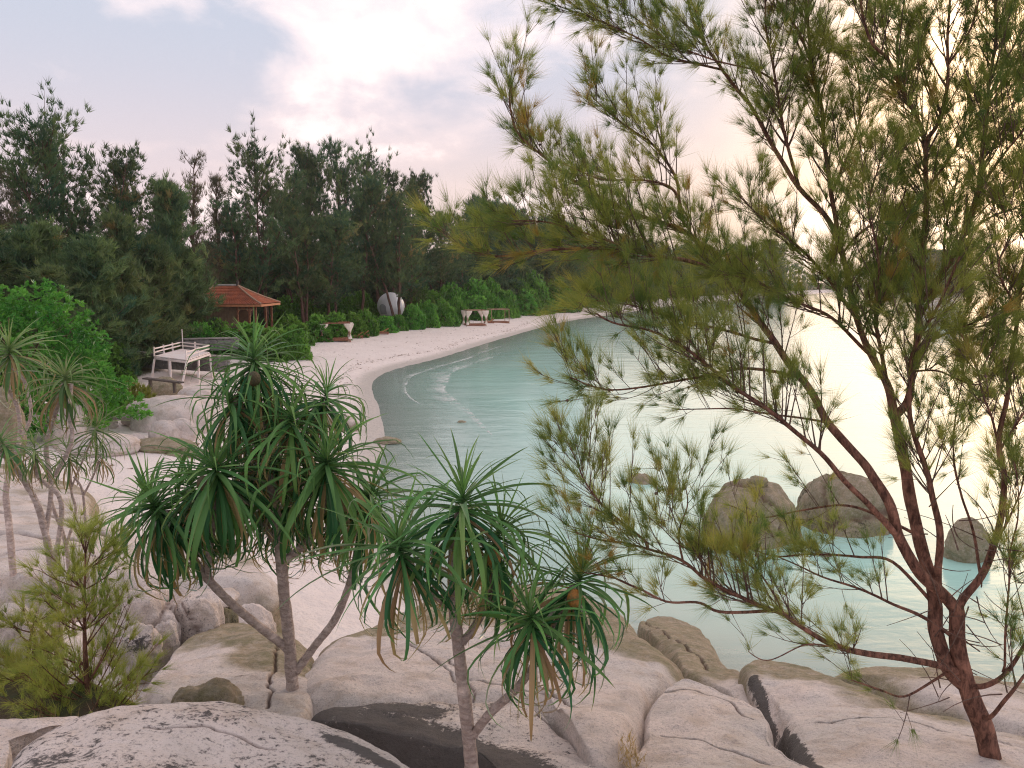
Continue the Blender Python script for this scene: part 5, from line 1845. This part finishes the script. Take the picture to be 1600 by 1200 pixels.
def hut():
    d = 74.0
    c = at(368, 500, d)
    gzv = gz(c[0], c[1])
    m_ = d / FPX
    zr = at(350, 447, d)[2]; ze = at(383, 475, d)[2]
    x0, x1 = at(300, 475, d)[0], at(431, 472, d + 3)[0]
    xr0, xr1 = at(333, 447, d + 1)[0], at(369, 447, d + 1)[0]
    y0, y1 = d - 1.6, d + 4.4
    ym = (y0 + y1) / 2
    th = thing('tiled_hut', 'open beach hut with orange clay tile hip roof among the casuarinas', 'hut', (c[0], d, gzv))
    # the front-right eave corner sits left of the right-back one in the picture
    A, B, Cc, Dd = np.array([x0, y0, ze]), np.array([x1, y0, ze]), np.array([x1, y1, ze]), np.array([x0, y1, ze])
    R0, R1 = np.array([xr0, ym, zr]), np.array([xr1, ym, zr])

    def tiles(P, Q_, S_, T_, nm):
        """roof face P-Q (eave) to T-S (ridge) built of real tile courses with rolls"""
        rows = 14
        cols = max(8, int(np.linalg.norm(Q_ - P) / 0.26))
        V, F = [], []
        nrm = np.cross(Q_ - P, (S_ + T_) / 2 - P); nrm /= np.linalg.norm(nrm)
        if nrm[2] < 0: nrm = -nrm
        for r_ in range(rows):
            for e in (0, 1):
                f = (r_ + e) / rows
                sag = -0.22 * math.sin(math.pi * f) * 0.6
                a, b = P + (T_ - P) * f, Q_ + (S_ - Q_) * f
                lift = 0.07 if e == 0 else 0.0
                for k in range(cols * 2 + 1):
                    g = k / (cols * 2)
                    V.append(a + (b - a) * g + nrm * (lift + 0.04 * (k % 2) + sag))
        n = cols * 2 + 1
        for r_ in range(rows):
            for k in range(cols * 2):
                i = (2 * r_) * n + k
                F.append([i, i + 1, i + n + 1, i + n])
            if r_ < rows - 1:
                for k in range(cols * 2):
                    i = (2 * r_ + 1) * n + k
                    F.append([i, i + 1, i + n + 1, i + n])
        return make_mesh(nm, np.array(V), [np.array(F)], False)

    for P, Q_, S_, T_ in ((A, B, R1, R0), (B, Cc, R1 + [0, 0.01, 0], R1), (Cc, Dd, R0, R1), (Dd, A, R0, R0 + [0, 0.01, 0])):
        obj('roof_slope', tiles(P, Q_, S_, T_, 'roof_slope'), M['tiles'], th)
    for a, b in ((R0, R1), (R1, B), (R1, Cc), (R0, A), (R0, Dd)):
        m = MB(); u = np.linspace(0, 1, 8)[:, None]
        pts = a + (b - a) * u + np.array([0, 0, 1]) * (0.07 - 0.10 * np.sin(np.pi * u) * (0 if a is R0 and b is R1 else 1))
        m.tube(pts, 0.10, 6); rt = m.build('ridge_tile', M['wall_cap'] if (a is R0 and b is R1) else M['pale_wood'], th)
        if a is R0 and b is R1: top_ridge = rt
    for p in (R0, R1):
        m = MB(); m.tube([p, p + [0, 0, 0.35], p + [0.05, 0, 0.55]], [0.16, 0.12, 0.05], 6); m.build('finial', M['dark_iron'], top_ridge)
    m = MB()
    for a, b in ((A, B), (B, Cc), (Cc, Dd), (Dd, A)):
        m.beam(a - [0, 0, 0.1], b - [0, 0, 0.1], 0.06, 0.2)
    m.build('fascia', M['orange_wood'], th)
    fz = gzv + 0.5
    m = MB(); m.box([(x0 + x1) / 2, ym, fz - 0.15], (x1 - x0 - 0.8, y1 - y0 - 0.8, 0.3)); m.build('floor', M['pale_wood'], th)
    xm = at(377, 490, d)[0]
    for x in (x0 + 0.7, xm, (xm + x1) / 2 - 0.1, x1 - 0.7):
        for y in (y0 + 0.6, y1 - 0.6):
            m = MB(); m.box([x, y, (gzv + ze) / 2], (0.15, 0.15, ze - gzv)); m.build('post', M['wood'], th)
    # timber walls on the left half, each board apart
    for i in range(14):
        xa = x0 + 0.8 + (xm - x0 - 0.9) * i / 14
        m = MB(); m.box([xa + 0.14, y0 + 0.75, (fz + ze) / 2 - 0.1], ((xm - x0 - 0.9) / 14 * 0.95, 0.05, ze - fz - 0.3)); m.build('wall_board', M['hut_wall'], th)
    m = MB(); m.box([(x0 + xm) / 2, y1 - 0.75, (fz + ze) / 2 - 0.1], (xm - x0 - 0.9, 0.06, ze - fz - 0.3)); m.build('back_wall', M['hut_wall'], th)
    # porch rails and arched braces
    for zz in (0.5, 0.95):
        m = MB(); m.beam([xm, y0 + 0.6, fz + zz], [x1 - 0.7, y0 + 0.6, fz + zz], 0.06, 0.08); m.build('porch_rail', M['orange_wood'], th)
    m = MB(); m.beam([xm, y0 + 0.6, ze - 0.45], [x1 - 0.7, y0 + 0.6, ze - 0.45], 0.08, 0.12); m.build('lintel', M['pale_wood'], th)
    for x, s in ((xm, 1), (x1 - 0.7, -1), ((xm + x1) / 2 - 0.1, 1), ((xm + x1) / 2 - 0.1, -1)):
        m = MB(); u = np.linspace(0, math.pi / 2, 7)
        m.tube(np.stack([x + s * 0.7 * (1 - np.cos(u)), 0 * u + y0 + 0.6, ze - 0.95 + 0.6 * np.sin(u)], 1), 0.045, 5); m.build('arched_brace', M['orange_wood'], th)


hut()


def curtain(th, top, bot, seed, side):
    """gathered cloth tied at two thirds height"""
    n = 14
    u = np.linspace(0, 1, 12)
    H = top[2] - bot[2]
    V = []
    for uu in u:
        wdt = 0.42 * (1 - sstep(uu, 0.0, 0.62)) + 0.08 + 0.13 * sstep(uu, 0.66, 1.0)
        sh = side * 0.26 * (1 - sstep(uu, 0.0, 0.62))
        a = np.linspace(0, 2 * math.pi, n, endpoint=False)
        r = wdt * (1 + 0.25 * np.sin(a * 5 + seed))
        V.append(np.stack([top[0] + sh + r * np.cos(a), top[1] + 0.45 * r * np.sin(a), np.full(n, top[2] - H * uu)], 1))
    V = np.concatenate(V)
    i = np.arange(len(u) - 1)[:, None] * n; j = np.arange(n)[None]; jn = (j + 1) % n
    Q = np.stack([i + j, i + jn, i + n + jn, i + n + j], -1).reshape(-1, 4)
    cu = obj('curtain', make_mesh('curtain', V, [Q], True), M['curtain'], th)
    m = MB(); zt = top[2] - H * 0.64
    m.tube([[top[0], top[1], zt - 0.05], [top[0], top[1], zt + 0.05]], 0.12, 10); m.build('tie_band', M['pale_wood'], cu)


def canopy_bed(label, px0, px1, base_py, hpx, curtains=True, depth=2.0, mattress=True, rot=0.0, wood='pale_wood'):
    c = on((px0 + px1) / 2, base_py, 0.95)
    g_ = gz(c[0], c[1])
    c = on((px0 + px1) / 2, base_py, g_)
    d = c[1]
    m_ = d / FPX
    W = (px1 - px0) * m_ * 0.78
    H = hpx * m_
    th = thing('canopy_bed', label, 'canopy bed', (c[0], c[1], g_))
    cs, sn = math.cos(rot), math.sin(rot)

    def tr(x, y, z): return np.array([c[0] + x * cs - y * sn, c[1] + 1.0 + x * sn + y * cs, g_ + z])
    cor = [(-W / 2, -depth / 2), (W / 2, -depth / 2), (W / 2, depth / 2), (-W / 2, depth / 2)]
    for x, y in cor:
        m = MB(); m.beam(tr(x, y, -0.15), tr(x, y, H), 0.11, 0.11); m.build('post', M[wood], th)
    for k in range(4):
        a, b = cor[k], cor[(k + 1) % 4]
        m = MB(); m.beam(tr(*a, H), tr(*b, H), 0.10, 0.12); m.build('top_rail', M[wood], th)
        m = MB(); m.beam(tr(*a, 0.22), tr(*b, 0.22), 0.08, 0.24); m.build('bed_rail', M['wood'], th)
    for i in range(7):
        x = -W / 2 + W * (i + 0.5) / 7
        m = MB(); m.beam(tr(x, -depth / 2 + 0.06, 0.34), tr(x, depth / 2 - 0.06, 0.34), W / 7 * 0.9, 0.04); m.build('slat', M['wood'], th)
    if curtains:
        for k, (x, y) in enumerate(cor):
            curtain(th, tr(x, y, H - 0.05), tr(x, y, 0.25), k, 0.6 if x < 0 else -0.6)


canopy_bed('near canopy bed with tied cream curtains and dark top rail', 494, 549, 534, 29, rot=0.25, wood='wood')
canopy_bed('canopy bed with four cream curtains further along the beach', 722, 761, 510, 25, rot=0.35)
canopy_bed('bare canopy bed frame without curtains beyond the curtained one', 760, 797, 506, 22.5, curtains=False, rot=0.35)


def lounger(label, px, py, wpx, group=None, rot=0.3):
    c = on(px, py, 1.0); g_ = gz(c[0], c[1]); c = on(px, py, g_)
    d = c[1]; m_ = d / FPX; L = max(wpx * m_, 1.5)
    th = thing('wooden_lounger', label, 'lounger', (c[0], c[1], g_), group)
    cs, sn = math.cos(rot), math.sin(rot)

    def tr(x, y, z): return np.array([c[0] + x * cs - y * sn, c[1] + x * sn + y * cs, g_ + z])
    for y in (-0.3, 0.3):
        m = MB(); m.beam(tr(-L / 2, y, 0.24), tr(L / 2, y, 0.24), 0.07, 0.22); m.build('side_rail', M['wood'], th)
    for x in (-L / 2 + 0.1, L / 2 - 0.1):
        m = MB(); m.beam(tr(x, -0.3, 0.1), tr(x, 0.3, 0.1), 0.1, 0.3); m.build('foot', M['orange_wood'], th)
    for i in range(6):
        x = -L / 2 + 0.1 + (L * 0.62) * i / 6
        m = MB(); m.beam(tr(x + 0.08, -0.3, 0.38), tr(x + 0.08, 0.3, 0.38), 0.15, 0.04); m.build('slat', M['orange_wood'], th)
    m = MB(); m.beam(tr(L * 0.15, 0, 0.4), tr(L / 2, 0, 0.75), 0.62, 0.05); m.build('backrest', M['orange_wood'], th)


lounger('wooden lounger at the foot of the near canopy bed', 531, 531, 22)
lounger('wooden lounger between the near canopy bed and shrubs', 556, 529, 22)
lounger('pair end wooden lounger next to the green shrub', 566, 527, 14)
lounger('long red brown lounger alone on the open sand', 595, 523, 24)
lounger('short wooden lounger behind the long red brown one', 606, 520, 18)
lounger('dark low lounger between the two far canopy beds', 764, 506, 12)
lounger('low wooden seat tucked by the near canopy bed post', 493, 534, 10)


def stool(label, px, py):
    c = on(px, py, 1.0); g_ = gz(c[0], c[1]); c = on(px, py, g_)
    th = thing('sand_bollard', label, 'bollard', (c[0], c[1], g_))
    m = MB(); m.tube([[c[0], c[1], g_ - 0.1], [c[0], c[1], g_ + 0.42], [c[0], c[1], g_ + 0.48]], [0.17, 0.15, 0.10], 8); m.build('post', M['pale_wood'], th)
    m = MB(); m.tube([[c[0], c[1], g_ + 0.485], [c[0], c[1], g_ + 0.54]], [0.17, 0.15], 8); m.build('cap', M['white_paint'], th)


stool('pale stump like bollard in front of the shrubs', 662, 513.5)
stool('second pale bollard with its twin beside the shrubs', 669, 513)
stool('single pale bollard at the end of the first shrub hedge', 625, 517)


def dome_tent(label, px, py_top, py_bot, wpx, d):
    c = at(px, py_bot, d)
    g_ = gz(c[0], c[1])
    m_ = d / FPX
    r = wpx * m_ / 2
    zc = at(px, py_top, d)[2] - r
    th = thing('dome_tent', label, 'tent', (c[0], c[1], g_))
    nu, nv = 24, 14
    ph = np.linspace(-0.75, math.pi / 2, nv)
    for s in range(12):
        a = np.linspace(s * math.pi / 6 + 0.008, (s + 1) * math.pi / 6 - 0.008, 4)
        A, Pp = np.meshgrid(a, ph)
        bul = 1 + 0.012 * np.cos((A - (s + 0.5) * math.pi / 6) * 6)
        V = np.stack([c[0] + r * bul * np.cos(A) * np.cos(Pp), d + r * bul * np.sin(A) * np.cos(Pp), zc + r * bul * np.sin(Pp)], -1).reshape(-1, 3)
        i = np.arange(nv - 1)[:, None] * 4; j = np.arange(3)[None]
        Q = np.stack([i + j, i + j + 1, i + 5 + j, i + 4 + j], -1).reshape(-1, 4)
        obj('panel', make_mesh('panel', V, [Q], True), M['tent'], th)
        m = MB()
        aa = s * math.pi / 6
        m.tube(np.stack([c[0] + r * 1.006 * math.cos(aa) * np.cos(ph), d + r * 1.006 * math.sin(aa) * np.cos(ph), zc + r * 1.006 * np.sin(ph)], 1), 0.025, 4, cap=False)
        m.build('seam_rib', M['tent'], th)
    # arched zip door low on the seaward side
    m = MB()
    an = np.linspace(-0.32, 0.32, 9)
    zs = np.linspace(-0.55, 0.18, 9)
    V, F = [], []
    for i, zz in enumerate(zs):
        hw = 0.30 * math.sqrt(max(0.02, 1 - max(0, (zz + 0.1) / 0.28) ** 2))
        for q in np.linspace(-1, 1, 7):
            a_ = -math.pi / 2 - 0.5 + q * hw
            cz = math.sqrt(max(0.0, 1 - zz * zz))
            V.append([c[0] + 1.02 * r * cz * math.cos(a_), d + 1.02 * r * cz * math.sin(a_), zc + 1.02 * r * zz])
    for i in range(8):
        for q in range(6):
            k = i * 7 + q
            F.append([k, k + 1, k + 8, k + 7])
    m.add(V, F)
    m.build('zip_door', M['tent_grey'], th, smooth=True)
    m = MB(); m.tube([[c[0], d, g_ - 0.3], [c[0], d, g_ + 0.35]], r * 0.95, 24); m.build('base_platform', M['pale_wood'], th)


dome_tent('white round bubble tent standing behind the shrubs under the trees', 611, 457, 492, 42, 109.0)


# ------------------------------------------------------------------ drift line
def drift_litter():
    rng = np.random.default_rng(19)
    ts = rng.uniform(shore_s(600, 930), shore_s(900, 500), 1100)
    nn = np.gradient(seg, axis=0)
    nn /= np.linalg.norm(nn, axis=1)[:, None]
    nn = np.stack([-nn[:, 1], nn[:, 0]], 1)
    off = np.where(rng.random(1100) < 0.6, 2.6 + rng.normal(size=1100) * 0.35 + 0.6 * np.sin(ts * 0.21), rng.uniform(1.0, 11.0, 1100))
    xy_ = np.stack([np.interp(ts, Lsh, seg[:, k]) + off * np.interp(ts, Lsh, nn[:, k]) for k in (0, 1)], 1)
    zz = ground_h(xy_)[0]
    keep = (zz > 0.1) & (zz < 2.2)
    C = np.column_stack([xy_, zz + 0.015])[keep]
    D = rng.normal(size=(len(C), 3)) * np.array([1, 1, 0.08])
    V, T, tt = blades(C, D, 2, 0.08, 0.32, 0.05, 0.4, rng, 0.05, rng.uniform(0.9, 1.9, len(C)), 0.2)
    V[:, 2] = np.maximum(V[:, 2], np.repeat(np.repeat(C[:, 2], 2), 3))
    o = obj('drift_litter', make_mesh('drift_litter', V, [T], False, {'tint': tt}), M['litter'])
    tag(o, 'scattered dry leaves and twigs along the drift line of the beach', 'litter', kind='stuff')


drift_litter()

# ------------------------------------------------------------------ sea haze
def haze():
    bm = bmesh.new()
    bmesh.ops.create_cube(bm, size=1.0)
    me = bpy.data.meshes.new('haze')
    bm.to_mesh(me)
    bm.free()
    o = bpy.data.objects.new('haze', me)
    COL.objects.link(o)
    o.scale = (12400, 12400, 38)
    o.location = (0, 0, 38 / 2 - 4.0)
    m = bpy.data.materials.new('haze_air')
    m.use_nodes = True
    m.node_tree.nodes.clear()
    t = NT(m.node_tree)
    out = t.n('ShaderNodeOutputMaterial')
    v = t.n('ShaderNodeVolumePrincipled')
    v.inputs['Color'].default_value = (0.95, 0.93, 0.92, 1)
    v.inputs['Density'].default_value = 0.00026
    v.inputs['Anisotropy'].default_value = 0.55
    t.l(v.outputs[0], out.inputs['Volume'])
    me.materials.append(m)
    tag(o, 'thin warm sea haze over the whole bay', 'haze', kind='stuff')


haze()
